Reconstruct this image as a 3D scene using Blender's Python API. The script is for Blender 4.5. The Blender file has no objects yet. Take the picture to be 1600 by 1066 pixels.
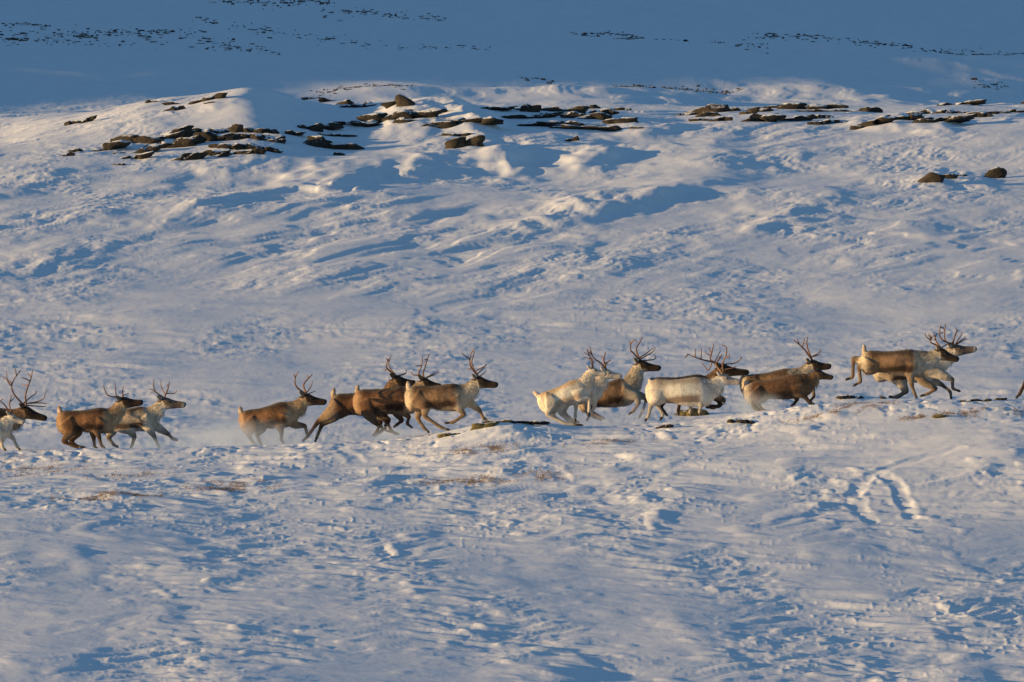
import bpy, math, random
import numpy as np
from mathutils import Vector, Matrix, Quaternion

scene = bpy.context.scene
rad = math.radians
# ------------------------------------------------------------------ camera
PITCH = rad(2.0)
FPX = 12000.0                      # focal length in photograph pixels (1600 wide)
CAMD = 150.0                       # camera stands 150 m in front of the herd's crest
cam_data = bpy.data.cameras.new("camera")
cam_data.sensor_width = 36.0
cam_data.lens = 36.0 * FPX / 1600.0
cam_data.clip_start = 1.0
cam_data.clip_end = 6000.0
cam = bpy.data.objects.new("camera", cam_data)
cam.location = (0.0, -CAMD, 0.0)
cam.rotation_euler = (math.pi / 2 + PITCH, 0, 0)
scene.collection.objects.link(cam)
scene.camera = cam
# ------------------------------------------------------------------ sky, sun, exposure
SUN_EL, SUN_AZ = rad(4.4), rad(17.0)   # low sun from the left, a little from the camera's side
S = Vector((-math.cos(SUN_EL) * math.cos(SUN_AZ), -math.cos(SUN_EL) * math.sin(SUN_AZ), math.sin(SUN_EL)))
world = bpy.data.worlds.new("World")
scene.world = world
world.use_nodes = True
wn = world.node_tree
for n in list(wn.nodes):
    wn.nodes.remove(n)
sky = wn.nodes.new("ShaderNodeTexSky")
sky.sky_type = 'NISHITA'
sky.sun_disc = False
sky.sun_elevation = SUN_EL
sky.sun_rotation = math.atan2(S.x, S.y) % (2 * math.pi)
sky.altitude = 600
sky.air_density = 1.0
sky.dust_density = 0.15
sky.ozone_density = 2.8
bg = wn.nodes.new("ShaderNodeBackground")
bg.inputs[1].default_value = 0.14
wo = wn.nodes.new("ShaderNodeOutputWorld")
wn.links.new(sky.outputs[0], bg.inputs[0])
wn.links.new(bg.outputs[0], wo.inputs[0])
sun_data = bpy.data.lights.new("sun", 'SUN')
sun_data.energy = 4.7
sun_data.angle = rad(0.6)
sun_data.color = (1.0, 0.66, 0.30)
sun = bpy.data.objects.new("sun", sun_data)
sun.rotation_euler = S.to_track_quat('Z', 'Y').to_euler()
sun.location = S * 200
scene.collection.objects.link(sun)
scene.view_settings.view_transform = 'Standard'
scene.view_settings.look = 'None'
scene.view_settings.gamma = 1.0
scene.view_settings.use_curve_mapping = False
scene.view_settings.exposure = 0.66
scene.cycles.max_bounces = 6
scene.cycles.diffuse_bounces = 3
scene.cycles.volume_bounces = 2

# ------------------------------------------------------------------ helpers
COL = scene.collection

def mesh_object(name, verts, faces, mat=None, parent=None, smooth=True):
    """faces: (n,3) or (n,4) int array, or list of lists."""
    me = bpy.data.meshes.new(name)
    v = np.asarray(verts, dtype=np.float32)
    if isinstance(faces, np.ndarray):
        k = faces.shape[1]
        me.vertices.add(len(v))
        me.vertices.foreach_set("co", v.ravel())
        me.loops.add(faces.size)
        me.loops.foreach_set("vertex_index", faces.astype(np.int32).ravel())
        me.polygons.add(len(faces))
        me.polygons.foreach_set("loop_start", np.arange(0, faces.size, k, dtype=np.int32))
        me.update(calc_edges=True)
        me.validate()
    else:
        me.from_pydata([tuple(p) for p in v], [], faces)
    if smooth:
        me.polygons.foreach_set("use_smooth", np.ones(len(me.polygons), dtype=bool))
    if mat:
        me.materials.append(mat)
    o = bpy.data.objects.new(name, me)
    COL.objects.link(o)
    if parent:
        o.parent = parent
    return o

def tag(o, label=None, category=None, group=None, kind=None):
    if label: o["label"] = label
    if category: o["category"] = category
    if group: o["group"] = group
    if kind: o["kind"] = kind
    return o

_perm = {}
def _table(seed):
    if seed not in _perm:
        r = np.random.RandomState(seed)
        p = r.permutation(256)
        a = r.rand(256) * 2 * np.pi
        _perm[seed] = (np.concatenate([p, p]).astype(np.int32), np.cos(a).astype(np.float32), np.sin(a).astype(np.float32))
    return _perm[seed]

def perlin(x, y, seed=0):
    P, GX, GY = _table(seed)
    x = np.asarray(x, dtype=np.float64); y = np.asarray(y, dtype=np.float64)
    xi = np.floor(x); yi = np.floor(y)
    fx = (x - xi).astype(np.float32); fy = (y - yi).astype(np.float32)
    xi = xi.astype(np.int32) & 255; yi = yi.astype(np.int32) & 255
    u = fx * fx * fx * (fx * (fx * 6 - 15) + 10)
    w = fy * fy * fy * (fy * (fy * 6 - 15) + 10)
    x1 = (xi + 1) & 255; y1 = (yi + 1) & 255
    def g(ix, iy, dx, dy):
        h = P[P[ix] + iy]
        return GX[h] * dx + GY[h] * dy
    a = g(xi, yi, fx, fy); b = g(x1, yi, fx - 1, fy)
    c = g(xi, y1, fx, fy - 1); d = g(x1, y1, fx - 1, fy - 1)
    ab = a + u * (b - a); cd = c + u * (d - c)
    return (ab + w * (cd - ab)) * 1.5

def sstep(a, b, x):
    t = np.clip((np.asarray(x, dtype=np.float64) - a) / (b - a), 0, 1)
    return t * t * (3 - 2 * t)

def smooth_table(xs, ys, sigma, lo, hi, n=4000):
    t = np.linspace(lo, hi, n)
    f = np.interp(t, xs, ys)
    dt = t[1] - t[0]
    k = int(3 * sigma / dt) + 1
    g = np.exp(-0.5 * (np.arange(-k, k + 1) * dt / sigma) ** 2); g /= g.sum()
    f = np.convolve(np.pad(f, k, mode='edge'), g, mode='valid')
    return t, f

# ------------------------------------------------------------------ lie of the land
CP, SP = math.cos(PITCH), math.sin(PITCH)

def z_of_row(v, D):
    k = (533.0 - v) / FPX
    return D * (SP + k * CP) / (CP - k * SP)

def x_of_col(u, D, z=3.0):
    return (u - 800.0) / FPX * (D * CP + z * SP)

# ground profile along the line of sight: rows of the photograph against distance
_fD = [124, 130, 137, 143, 150, 153]
_fV = [1066, 955, 842, 757, 672, 648]
_mD = [150, 160, 170, 182, 196, 212, 226, 236, 248, 262, 300, 340, 380, 420, 520, 700, 1000, 1600]
_mV = [790, 706, 602, 500, 400, 302, 228, 203, 188, 175, 135, 88, 42, 0, -75, -165, -240, -300]
_tD = np.concatenate([[-80, 0, 60, 100, 114], _fD])
_tZ = np.array([-3.0, -1.8, -2.3, -2.5, -2.2] + [z_of_row(v, d) for v, d in zip(_fV, _fD)])
FT, FZ = smooth_table(_tD, _tZ, 1.6, -80, 160)
MT, MZ = smooth_table(_mD, [z_of_row(v, d) for v, d in zip(_mV, _mD)], 3.0, 150, 1600, 12000)
# crest line on which the herd runs, row against column
_cU = [-900, 0, 130, 280, 400, 480, 600, 660, 720, 760, 800, 850, 900, 1000, 1080, 1160, 1240, 1300, 1400, 1500, 1600, 2500]
_cV = [760, 703, 700, 697, 694, 690, 685, 680, 668, 659, 657, 658, 664, 661, 655, 646, 636, 629, 623, 622, 622, 560]
CT, CV = smooth_table(_cU, _cV, 14, -900, 2500)
CT2, CV2 = smooth_table(_cU, _cV, 190, -900, 2500)
# far ridge with the outcrops, rise in pixels above the profile at 240 m
_rU = [-600, -200, 0, 60, 130, 180, 230, 300, 345, 375, 405, 440, 520, 600, 640, 700, 760, 880, 1000, 1060, 1120, 1200, 1350, 1500, 1600, 1900, 2300]
_rH = [-60, -40, -16, 2, 14, 26, 38, 44, 52, 60, 61, 44, 27, 30, 35, 37, 26, 24, 14, 8, 12, 20, 14, 19, 22, 10, 0]
RT, RH = smooth_table(_rU, _rH, 20, -600, 2300)

# lee hollow to the right of the dome, metres
_hU = [-600, 300, 390, 500, 700, 880, 960, 1060, 1120, 1190, 1260, 1350, 1600, 2300]
_hZ = [0, 0, 0, -.20, -.28, -.32, -.25, -.14, -.10, -.28, -.18, -.1, 0, 0]
HT, HZ = smooth_table(_hU, _hZ, 16, -600, 2300)
# drifts, mounds and hollows: (col, row-distance, half width px, half depth m, height m, skew)
DRIFTS = []

BLK = [0, 8.6, 9.4, 8.8, 7.6, 7.1, 7.5, 8.5, 13, 22, 60]        # height of a rise added out of frame on the left to block sun

def gauss(d):
    return np.exp(-0.5 * d * d)

def land(x, y):
    """smooth lie of the land"""
    D = y + CAMD
    Ds = np.maximum(D, 60.0)
    u = 800.0 + FPX * x / (Ds * CP + 0.1)
    zf = np.interp(D, FT, FZ)
    dc = (np.interp(np.clip(u, -900, 2500), CT, CV) - 672.0)
    wc = sstep(134, 150, D)
    dcs = (np.interp(np.clip(u, -900, 2500), CT2, CV2) - 672.0)
    zf = zf - (dcs * wc + (dc - dcs) * sstep(145.0, 149.8, D)) * Ds / FPX
    zf = zf - .034 * np.clip(x, -14, 14) * sstep(112, 124, D) * sstep(149, 138, D)
    # behind the crest the ground levels off, then falls a little to the slope beyond
    zcrest = np.interp(150.0, FT, FZ) - dc * 150.0 / FPX
    zback = zcrest + 0.012 * (D - 150.0)
    wb = sstep(147.5, 151.0, D)
    zf = zf * (1 - wb) + zback * wb
    zm = np.interp(D, MT, MZ)
    r = np.interp(np.clip(u, -600, 2300), RT, RH)
    rp = sstep(218, 240, D) * (1 - sstep(240, 262, D))
    zm = zm + r * rp * Ds / FPX
    hol = np.interp(np.clip(u, -600, 2300), HT, HZ)
    zm = zm + hol * sstep(209, 224, D) * (1 - sstep(230, 241, D))
    wm = sstep(154, 163, D)
    z = zf * (1 - wm) + zm * wm
    # unseen rise added on the left keeps the low sun off the far hillside
    z = z + np.interp(D, [225, 237, 256, 270, 285, 300, 322, 345, 380, 430, 1600], BLK) * sstep(-34, -95, x)
    z = z + 3.0 * sstep(262, 300, D) * np.clip(-x / 60.0, -2, 2)
    z = z - 1.2 * sstep(90, 400, np.abs(x)) * sstep(150, 20, D)
    return z
# ------------------------------------------------------------------ snow surface
def px(u, v_D):                       # column at a distance -> x
    return (u - 800.0) / FPX * v_D * CP

def D_of(v, u=800):
    """distance at which the sight line through (u, v) meets the smooth land"""
    lo, hi = 121.0, 700.0
    for n in (900, 60):                       # coarse march, then refine
        D = np.linspace(lo, hi, n)
        z = z_of_row(v, D)
        x = (u - 800.0) / FPX * (D * CP + z * SP)
        hit = np.nonzero(land(x, D - CAMD) >= z)[0]
        if not len(hit): return 600.0
        i = hit[0]; lo, hi = D[max(i - 1, 0)], D[i]
    return float(D[i])

def XY(u, v):
    D = D_of(v, u)
    z = z_of_row(v, D)
    return ((u - 800.0) / FPX * (D * CP + z * SP), D - CAMD)

# mounds and drifts read from the photograph: column, row, half length px, half depth m, height m, turn
MOUNDS = [
    (230, 190, 70, 3.0, .10, 0), (690, 168, 45, 3.5, .35, -10), (560, 262, 36, 2.5, .16, 20),
    (395, 245, 46, 2.6, .28, 15), (480, 262, 40, 2.0, .20, 0), (1010, 205, 60, 4, .38, -10), (865, 215, 60, 3, .25, 0),
    (1200, 255, 60, 2.6, .32, 15), (1180, 300, 40, 2.4, .12, 5), (1390, 190, 40, 2.2, .45, 0), (1470, 195, 40, 2.2, .40, 0),
    (1450, 280, 45, 2.0, .30, 0), (1530, 285, 34, 2.0, .24, 0), (1000, 314, 70, 3.6, .52, 30), (1240, 335, 50, 3.0, .30, 25), (930, 345, 50, 2.4, .14, 10),
    (250, 285, 40, 2.0, .18, 10), (190, 335, 55, 2.0, .16, 20), (300, 330, 40, 2.2, .18, 25), (370, 320, 40, 2.2, .16, 25),
    (130, 390, 60, 2.6, .20, 20), (60, 420, 60, 2.8, .16, 15), (10, 300, 40, 2.4, .20, 10), (90, 275, 45, 2.4, .16, 10),
    (700, 270, 46, 2.4, .20, 10), (780, 245, 46, 2.2, .22, -20), (620, 330, 70, 3, .10, 10), (1290, 330, 70, 3, .14, 5),
    (1500, 350, 80, 3, .12, 5), (720, 190, 66, 4.0, .55, -12), (775, 258, 48, 2.6, .50, -8), (545, 284, 52, 2.8, .50, 10), (650, 262, 40, 2.2, .50, 8), (900, 245, 80, 3.2, .50, -6), (330, 165, 26, 2.0, .16, 0), (372, 150, 30, 2.5, .20, 0),
    # foreground
    (800, 668, 40, .9, .07, 0), (450, 735, 70, 1.2, .10, 5), (540, 712, 36, .7, .10, 10),
    (640, 830, 60, 1.0, .09, 8), (100, 870, 90, 1.2, .10, 8), (200, 960, 100, 1.2, .08, 8), (330, 900, 70, .9, .07, 8),
    (860, 1040, 75, 1.0, .16, 3), (90, 1035, 90, 1.0, .15, 3), (1440, 985, 36, .8, .10, 0), (1210, 730, 80, .9, .08, 10),
    (880, 800, 60, .9, .08, 10), (1280, 860, 80, 1.1, .06, 5), (1520, 1062, 60, .9, .18, 0), (1060, 960, 110, 1.0, .08, 10),
    (560, 770, 80, .8, .08, 6), (700, 920, 110, 1.0, .07, 6), (1540, 720, 60, .8, .10, 6), (1000, 870, 80, 1.0, .07, 8),
]
# sledge tracks and furrows: rows of (col,row) points, width m, depth m
TRACKS = [
    ([(1500, 706), (1440, 717), (1395, 730), (1350, 748), (1334, 770), (1340, 792), (1362, 812)], .11, .16),
    ([(1385, 744), (1404, 762), (1414, 784), (1424, 806)], .10, .15),
    ([(1195, 826), (1240, 813), (1285, 800), (1316, 786)], .12, .08),
    ([(1340, 990), (1420, 976), (1500, 966), (1610, 955)], .15, .08),
    ([(1300, 965), (1400, 950), (1500, 938), (1610, 930)], .13, .06),
    ([(858, 728), (872, 744), (888, 756), (930, 748)], .12, .09),
    ([(962, 766), (1000, 776), (1030, 786)], .12, .08),
    ([(530, 698), (545, 712), (560, 722)], .10, .10),
    ([(60, 990), (200, 966), (330, 950)], .16, .06),
    ([(0, 905), (120, 892), (260, 890)], .16, .05),
    ([(1150, 752), (1260, 735), (1380, 722)], .12, .05),
]
_TRK = [([XY(u, v) for u, v in pts], w, d) for pts, w, d in TRACKS]
_MND = []
for (u, v, hl, hd, h, turn) in MOUNDS:
    D = D_of(v, u)
    _MND.append((px(u, D), D - CAMD, hl * D / FPX, hd, h * ((.38 if h < .5 else .5) if D > 155 else .5), math.tan(rad(turn))))

def seg_dist(x, y, pts):
    best = np.full(x.shape, 1e9)
    for (ax, ay), (bx, by) in zip(pts[:-1], pts[1:]):
        dx, dy = bx - ax, by - ay
        t = np.clip(((x - ax) * dx + (y - ay) * dy) / (dx * dx + dy * dy), 0, 1)
        best = np.minimum(best, np.hypot(x - ax - t * dx, y - ay - t * dy))
    return best

def snow(x, y):
    """land plus drifts, sastrugi and crumbs"""
    x = np.asarray(x, dtype=np.float64); y = np.asarray(y, dtype=np.float64)
    D = y + CAMD
    z = land(x, y)
    near = (np.abs(x) < 13.5 * np.maximum(D, 120) / 150.0) & (D > 105)
    fade = sstep(13.4, 11.2, np.abs(x) * 150.0 / np.maximum(D, 120)) * sstep(106, 118, D)
    xs, ys, Ds, f = x[near], y[near], D[near], fade[near]
    # herd's path is trodden fairly flat
    path = sstep(149, 151, Ds) * sstep(160, 155, Ds)
    mid = sstep(152, 162, Ds)
    far = sstep(255, 285, Ds)
    fore = 1 - sstep(148, 152, Ds)
    wx = xs + 0.35 * perlin(xs * .5, ys * .35, 11)
    wy = ys + 0.6 * perlin(xs * .45, ys * .3, 12)
    # along-wind / across-wind coordinates
    a = rad(12)
    p = wx * math.cos(a) + wy * math.sin(a)
    q = -wx * math.sin(a) + wy * math.cos(a)
    m1 = sstep(-.35, .45, perlin(xs * .13 + 3, ys * .07, 21))             # broad rough / smooth patches
    m2 = sstep(-.30, .40, perlin(xs * .30, ys * .16 + 9, 22))
    m3 = sstep(-.25, .35, perlin(xs * .8, ys * .45 + 4, 23))
    ridgy = lambda n: 1 - np.abs(n) * 2.0
    dz = np.zeros_like(xs)
    # rolling drifts
    dz += (.075 * fore + .085 * mid) * perlin(p * .17, q * .13, 31) * (1 - path) * (1 - far * .5)
    dz += (.036 * fore + .036 * mid * (1 - far)) * perlin(p * .36, q * .42, 32) * (1 - .6 * path)
    # drifts combed up the slope, away from the camera
    a2 = rad(66)
    p2 = wx * math.cos(a2) + wy * math.sin(a2)
    q2 = -wx * math.sin(a2) + wy * math.cos(a2)
    comb = sstep(174, 200, Ds) * (1 - far)
    flat = 1 - comb
    def terr(n, k):
        t = n * k; f0 = np.floor(t)
        return .62 * (f0 + sstep(.0, .34, t - f0)) / k + .38 * n
    # crust plates with low scarps
    n = perlin(p * .44 + .35 * perlin(p * .8, q * 1.0, 41), q * 1.5, 33)
    c1 = terr(n, 2.6)
    n = perlin(p2 * .26 + .35 * perlin(p2 * .5, q2 * .9, 43), q2 * 1.0, 44)
    c1b = terr(n, 2.6)
    dz += ((.038 * fore + .034 * mid * (1 - far)) * flat * c1 + .030 * comb * c1b) * (.3 + .8 * m1) * (1 - .5 * path)
    n = perlin(p * 1.0 - .5 * c1, q * 2.8, 34)
    c2 = terr(n, 2.2)
    n = perlin(p2 * .55 - .5 * c1b, q2 * 2.0, 45)
    c2b = terr(n, 3.0)
    dz += ((.032 * fore + .027 * mid * (1 - .7 * far)) * flat * c2 + .024 * comb * c2b) * (.15 + .95 * m2) * (1 - .4 * path)
    # broad drifts sweeping up the slope, only in patches
    mb = sstep(-.05, .35, perlin(xs * .10 + 8, ys * .035, 25))
    dz += .12 * comb * mb * terr(perlin(p2 * .15 + .3 * c1b, q2 * .55, 48), 2.0)
    # scattered hummocks, each with a long low-sun shadow
    hm = perlin(p * .95, q * 1.5, 49)
    dz += (.085 * fore + .05 * mid * (1 - far)) * np.maximum(0, hm - .28) * (.25 + .75 * m1) * (1 - .7 * path)
    hm = perlin(p * 1.9 + 5, q * 2.6, 52)
    dz += (.075 * fore + .05 * mid * (1 - far)) * np.maximum(0, hm - .32) * (.3 + .7 * m2) * (1 - .6 * path)
    # fine sastrugi
    n = perlin(p * 2.0 - .4 * c2, q * 4.3 * fore + q * 2.7 * (1 - fore), 35)
    r3 = ridgy(n)
    n = perlin(p2 * 1.1, q2 * 4.2, 46)
    r3b = ridgy(n)
    dz += ((.012 * fore + .012 * mid * (1 - .6 * far)) * flat * r3 + comb * (.012 * r3b + .009 * r3)) * (.15 + .95 * m2 * (.3 + .7 * m1))
    r4 = ridgy(perlin(p * 4.0 - .3 * r3, q * 5.0 * fore + q * 2.9 * (1 - fore), 47))
    dz += (.006 * fore + .007 * mid * (1 - .6 * far)) * r4 * (.15 + .85 * m3 * m2)
    # crumbs
    n = perlin(xs * 8.5, ys * 3.8, 36)
    cr = np.maximum(0, n - .28) * (.024 * fore + .014 * mid * (1 - .8 * far)) * m3 * m1
    dz += cr
    # hoof-churned strip along the crest
    ch = sstep(146.5, 149, Ds) * sstep(157, 153, Ds)
    pits = perlin(xs * 4.2, ys * 3.0, 37)
    dz += ch * (-.028 * sstep(.15, .45, pits)) * (.3 + .7 * m3)
    bw = (perlin(xs * .9, ys * .38, 54) + .28 * perlin(xs * 2.1, ys * .9, 56), perlin(xs * .7 + 4, ys * .33, 55) + .28 * perlin(xs * 1.9, ys * .8, 57))
    for (mx, my, sx, sy, h, tn) in _MND:
        sel = np.abs(ys - my) < 4 * sy
        bx, by = bw[0][sel], bw[1][sel]
        ex = (xs[sel] + .55 * sx * bx - mx - tn * .6 * (ys[sel] - my)) / sx
        ex = np.where(ex > 0, ex * 1.9, ex * .75)                          # gentle to windward, steep lee to the right
        dz[sel] += h * (1 + .45 * by) * np.exp(-.5 * np.abs(ex) ** 2.2 - .5 * ((ys[sel] + .7 * sy * by - my) / sy) ** 2)
    for pts, w, d in _TRK:
        ax = [t[0] for t in pts]; ay = [t[1] for t in pts]
        sel = (xs > min(ax) - 1.5) & (xs < max(ax) + 1.5) & (ys > min(ay) - 2.0) & (ys < max(ay) + 2.0)
        if sel.any():
            r = seg_dist(xs[sel], ys[sel], pts) + .06 * perlin(xs[sel] * 3.3, ys[sel] * 2.5, 50)
            dz[sel] += (-.135 * d * np.exp(-.5 * (r / (w * 1.2)) ** 4) + d * .05 * np.exp(-.5 * ((r - w * 1.8) / (w * .5)) ** 2)) * np.clip(.8 + .9 * perlin(xs[sel] * 2.3, ys[sel] * 1.5, 51), .15, 1.5)
    # far hillside: broken ledges under thin snow
    dz += far * (.5 * perlin(xs * .06, ys * .03, 61) + .28 * perlin(xs * .17, ys * .07, 64) + .12 * perlin(xs * .3, ys * .12, 62) * sstep(.0, .5, perlin(xs * .04, ys * .035, 63)))
    dz += far * .07 * (.3 + .7 * m1) * terr(perlin(xs * .9, ys * .22, 65), 2.0)
    z[near] += dz * f
    return z

# ---- materials
def new_mat(name):
    m = bpy.data.materials.new(name)
    m.use_nodes = True
    nt = m.node_tree
    b = nt.nodes["Principled BSDF"]
    return m, nt, b

def snow_material():
    m, nt, b = new_mat("wind_packed_snow")
    N, L = nt.nodes, nt.links
    geo = N.new("ShaderNodeNewGeometry")
    n1 = N.new("ShaderNodeTexNoise"); n1.inputs["Scale"].default_value = 1.3; n1.inputs["Detail"].default_value = 6
    L.new(geo.outputs["Position"], n1.inputs["Vector"])
    cr = N.new("ShaderNodeValToRGB")
    cr.color_ramp.elements[0].position = .3; cr.color_ramp.elements[0].color = (.80, .83, .87, 1)
    cr.color_ramp.elements[1].position = .7; cr.color_ramp.elements[1].color = (.88, .90, .92, 1)
    L.new(n1.outputs["Fac"], cr.inputs[0]); L.new(cr.outputs[0], b.inputs["Base Color"])
    mp = N.new("ShaderNodeMapping"); mp.inputs["Scale"].default_value = (.4, .9, 1)
    L.new(geo.outputs["Position"], mp.inputs["Vector"])
    n2 = N.new("ShaderNodeTexNoise"); n2.inputs["Scale"].default_value = 14; n2.inputs["Detail"].default_value = 5; n2.inputs["Roughness"].default_value = .65
    L.new(mp.outputs[0], n2.inputs["Vector"])
    bp = N.new("ShaderNodeBump"); bp.inputs["Strength"].default_value = .35; bp.inputs["Distance"].default_value = .03
    L.new(n2.outputs["Fac"], bp.inputs["Height"]); L.new(bp.outputs[0], b.inputs["Normal"])
    b.inputs["Roughness"].default_value = .55
    b.inputs["Specular IOR Level"].default_value = .25
    return m

SNOW = snow_material()

# ---- the sheet: rows spaced for even size in view, columns fan out with distance
def row_distances():
    D = [-70, -40, 0, 30, 60, 85, 100, 108, 113, 117, 119.5, 121]
    d = 122.0
    while d < 432:
        if d < 151: s = .072
        elif d < 157: s = .14
        elif d < 162: s = .25
        elif d < 250: s = .165 + .0006 * (d - 162)
        elif d < 262: s = .30
        else: s = .45 + .006 * (d - 262)
        D.append(d); d += s
    while d < 1500:
        D.append(d); d *= 1.05
    return np.array(D)

def col_positions():
    inner = np.linspace(-11.3, 11.3, 1020)
    st = inner[1] - inner[0]
    outer = []; xx = 11.3
    while xx < 420:
        st = min(st * 1.14, 14); xx += st; outer.append(xx)
    outer = np.array(outer)
    return np.concatenate([-outer[::-1], inner, outer])

RD, CX = row_distances(), col_positions()

def sheet(name, D):
    dd, cx = np.meshgrid(D, CX, indexing='ij')
    x = cx * np.maximum(dd, 110.0) / 150.0
    y = dd - CAMD
    z = snow(x, y)
    nr, nc = dd.shape
    idx = np.arange(nr * nc).reshape(nr, nc)
    f = np.stack([idx[:-1, :-1], idx[:-1, 1:], idx[1:, 1:], idx[1:, :-1]], axis=-1).reshape(-1, 4)
    o = mesh_object(name, np.stack([x, y, z], -1).reshape(-1, 3), f, SNOW)
    o["kind"] = "structure"
    return o

_split = int(np.searchsorted(RD, 262.0))
ground = sheet("snow_ground", RD[:_split + 1])
hillside = sheet("hillside", RD[_split:])
print("ground quads", len(ground.data.polygons), len(hillside.data.polygons))
# ------------------------------------------------------------------ rocks
def rock_material(name, dark, light, lichen, snow_amt=.5):
    m, nt, b = new_mat(name)
    N, L = nt.nodes, nt.links
    geo = N.new("ShaderNodeNewGeometry")
    n1 = N.new("ShaderNodeTexNoise"); n1.inputs["Scale"].default_value = 5; n1.inputs["Detail"].default_value = 8; n1.inputs["Roughness"].default_value = .7
    L.new(geo.outputs["Position"], n1.inputs["Vector"])
    cr = N.new("ShaderNodeValToRGB")
    cr.color_ramp.elements[0].position = .35; cr.color_ramp.elements[0].color = (*dark, 1)
    cr.color_ramp.elements[1].position = .68; cr.color_ramp.elements[1].color = (*light, 1)
    L.new(n1.outputs["Fac"], cr.inputs[0])
    n2 = N.new("ShaderNodeTexNoise"); n2.inputs["Scale"].default_value = 11; n2.inputs["Detail"].default_value = 6
    L.new(geo.outputs["Position"], n2.inputs["Vector"])
    mr = N.new("ShaderNodeMapRange"); mr.inputs[1].default_value = .52; mr.inputs[2].default_value = .64
    L.new(n2.outputs["Fac"], mr.inputs[0])
    mx = N.new("ShaderNodeMix"); mx.data_type = 'RGBA'
    L.new(mr.outputs[0], mx.inputs["Factor"]); L.new(cr.outputs[0], mx.inputs["A"]); mx.inputs["B"].default_value = (*lichen, 1)
    # blown snow lodged on the flat tops
    sp = N.new("ShaderNodeSeparateXYZ"); L.new(geo.outputs["Normal"], sp.inputs[0])
    ad = N.new("ShaderNodeMath"); ad.operation = 'MULTIPLY_ADD'; ad.inputs[1].default_value = .55; ad.inputs[2].default_value = 0
    L.new(n2.outputs["Fac"], ad.inputs[0])
    a2 = N.new("ShaderNodeMath"); a2.operation = 'ADD'; L.new(ad.outputs[0], a2.inputs[0]); L.new(sp.outputs["Z"], a2.inputs[1])
    m2 = N.new("ShaderNodeMapRange"); m2.inputs[1].default_value = 1.08; m2.inputs[2].default_value = 1.16; m2.inputs[4].default_value = snow_amt
    L.new(a2.outputs[0], m2.inputs[0])
    mz = N.new("ShaderNodeMix"); mz.data_type = 'RGBA'
    L.new(m2.outputs[0], mz.inputs["Factor"]); L.new(mx.outputs["Result"], mz.inputs["A"]); mz.inputs["B"].default_value = (.82, .85, .88, 1)
    L.new(mz.outputs["Result"], b.inputs["Base Color"])
    bp = N.new("ShaderNodeBump"); bp.inputs["Strength"].default_value = .9; bp.inputs["Distance"].default_value = .08
    L.new(n1.outputs["Fac"], bp.inputs["Height"]); L.new(bp.outputs[0], b.inputs["Normal"])
    b.inputs["Roughness"].default_value = .9
    return m

ROCK = rock_material("lichen_rock", (.008, .007, .006), (.034, .027, .020), (.032, .027, .016), .95)
TANROCK = rock_material("tan_rock", (.016, .012, .009), (.062, .045, .029), (.048, .037, .022), .6)
MOSSROCK = rock_material("mossy_rock", (.025, .022, .010), (.12, .10, .035), (.16, .13, .045), .5)

def icosphere(n):
    t = (1 + 5 ** .5) / 2
    v = [Vector(p).normalized() for p in ((-1, t, 0), (1, t, 0), (-1, -t, 0), (1, -t, 0), (0, -1, t), (0, 1, t), (0, -1, -t), (0, 1, -t), (t, 0, -1), (t, 0, 1), (-t, 0, -1), (-t, 0, 1))]
    f = [(0, 11, 5), (0, 5, 1), (0, 1, 7), (0, 7, 10), (0, 10, 11), (1, 5, 9), (5, 11, 4), (11, 10, 2), (10, 7, 6), (7, 1, 8), (3, 9, 4), (3, 4, 2), (3, 2, 6), (3, 6, 8), (3, 8, 9), (4, 9, 5), (2, 4, 11), (6, 2, 10), (8, 6, 7), (9, 8, 1)]
    for _ in range(n):
        mid = {}; g = []
        def m(a, b):
            k = (min(a, b), max(a, b))
            if k not in mid:
                mid[k] = len(v); v.append(((v[a] + v[b]) / 2).normalized())
            return mid[k]
        for a, b, c in f:
            ab, bc, ca = m(a, b), m(b, c), m(c, a)
            g += [(a, ab, ca), (b, bc, ab), (c, ca, bc), (ab, bc, ca)]
        f = g
    return np.array([list(p) for p in v]), np.array(f)

ICO2 = icosphere(2); ICO1 = icosphere(1); ICO3 = icosphere(3)

def ground_hit(u, v):
    """where the sight line through a photograph pixel meets the snow"""
    D0 = D_of(v, u)
    D = np.linspace(max(121, D0 - 16), D0 + 22, 700)
    z = z_of_row(v, D)
    x = (u - 800.0) / FPX * (D * CP + z * SP)
    h = snow(x, D - CAMD)
    hit = np.nonzero(h >= z)[0]
    i = hit[0] if len(hit) else int(np.argmin(z - h))
    return Vector((x[i], D[i] - CAMD, h[i]))

def chunk(w, h, dep, rs, base):
    V = base[0].copy()
    for _ in range(rs.randint(10, 16)):                    # knock facets off
        nrm = rs.normal(size=3); nrm[2] *= .8; nrm /= np.linalg.norm(nrm)
        lim = rs.uniform(.42, .85)
        V = V - np.outer(np.maximum(V @ nrm - lim, 0) * .95, nrm)
    so = rs.uniform(0, 99)
    V = V * (1 + .16 * perlin(V[:, 0] * 2.1 + so, V[:, 2] * 2.6 + V[:, 1] * 1.7, 80))[:, None]
    V = V / np.maximum(np.abs(V).max(0), 1e-3)
    # bedding: the side steps in and out
    V[:, 0] += .08 * np.sign(np.sin(V[:, 2] * 6 + so)) * (np.abs(V[:, 0]) > .35)
    return V * np.array([w / 2, dep / 2, h])

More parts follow.
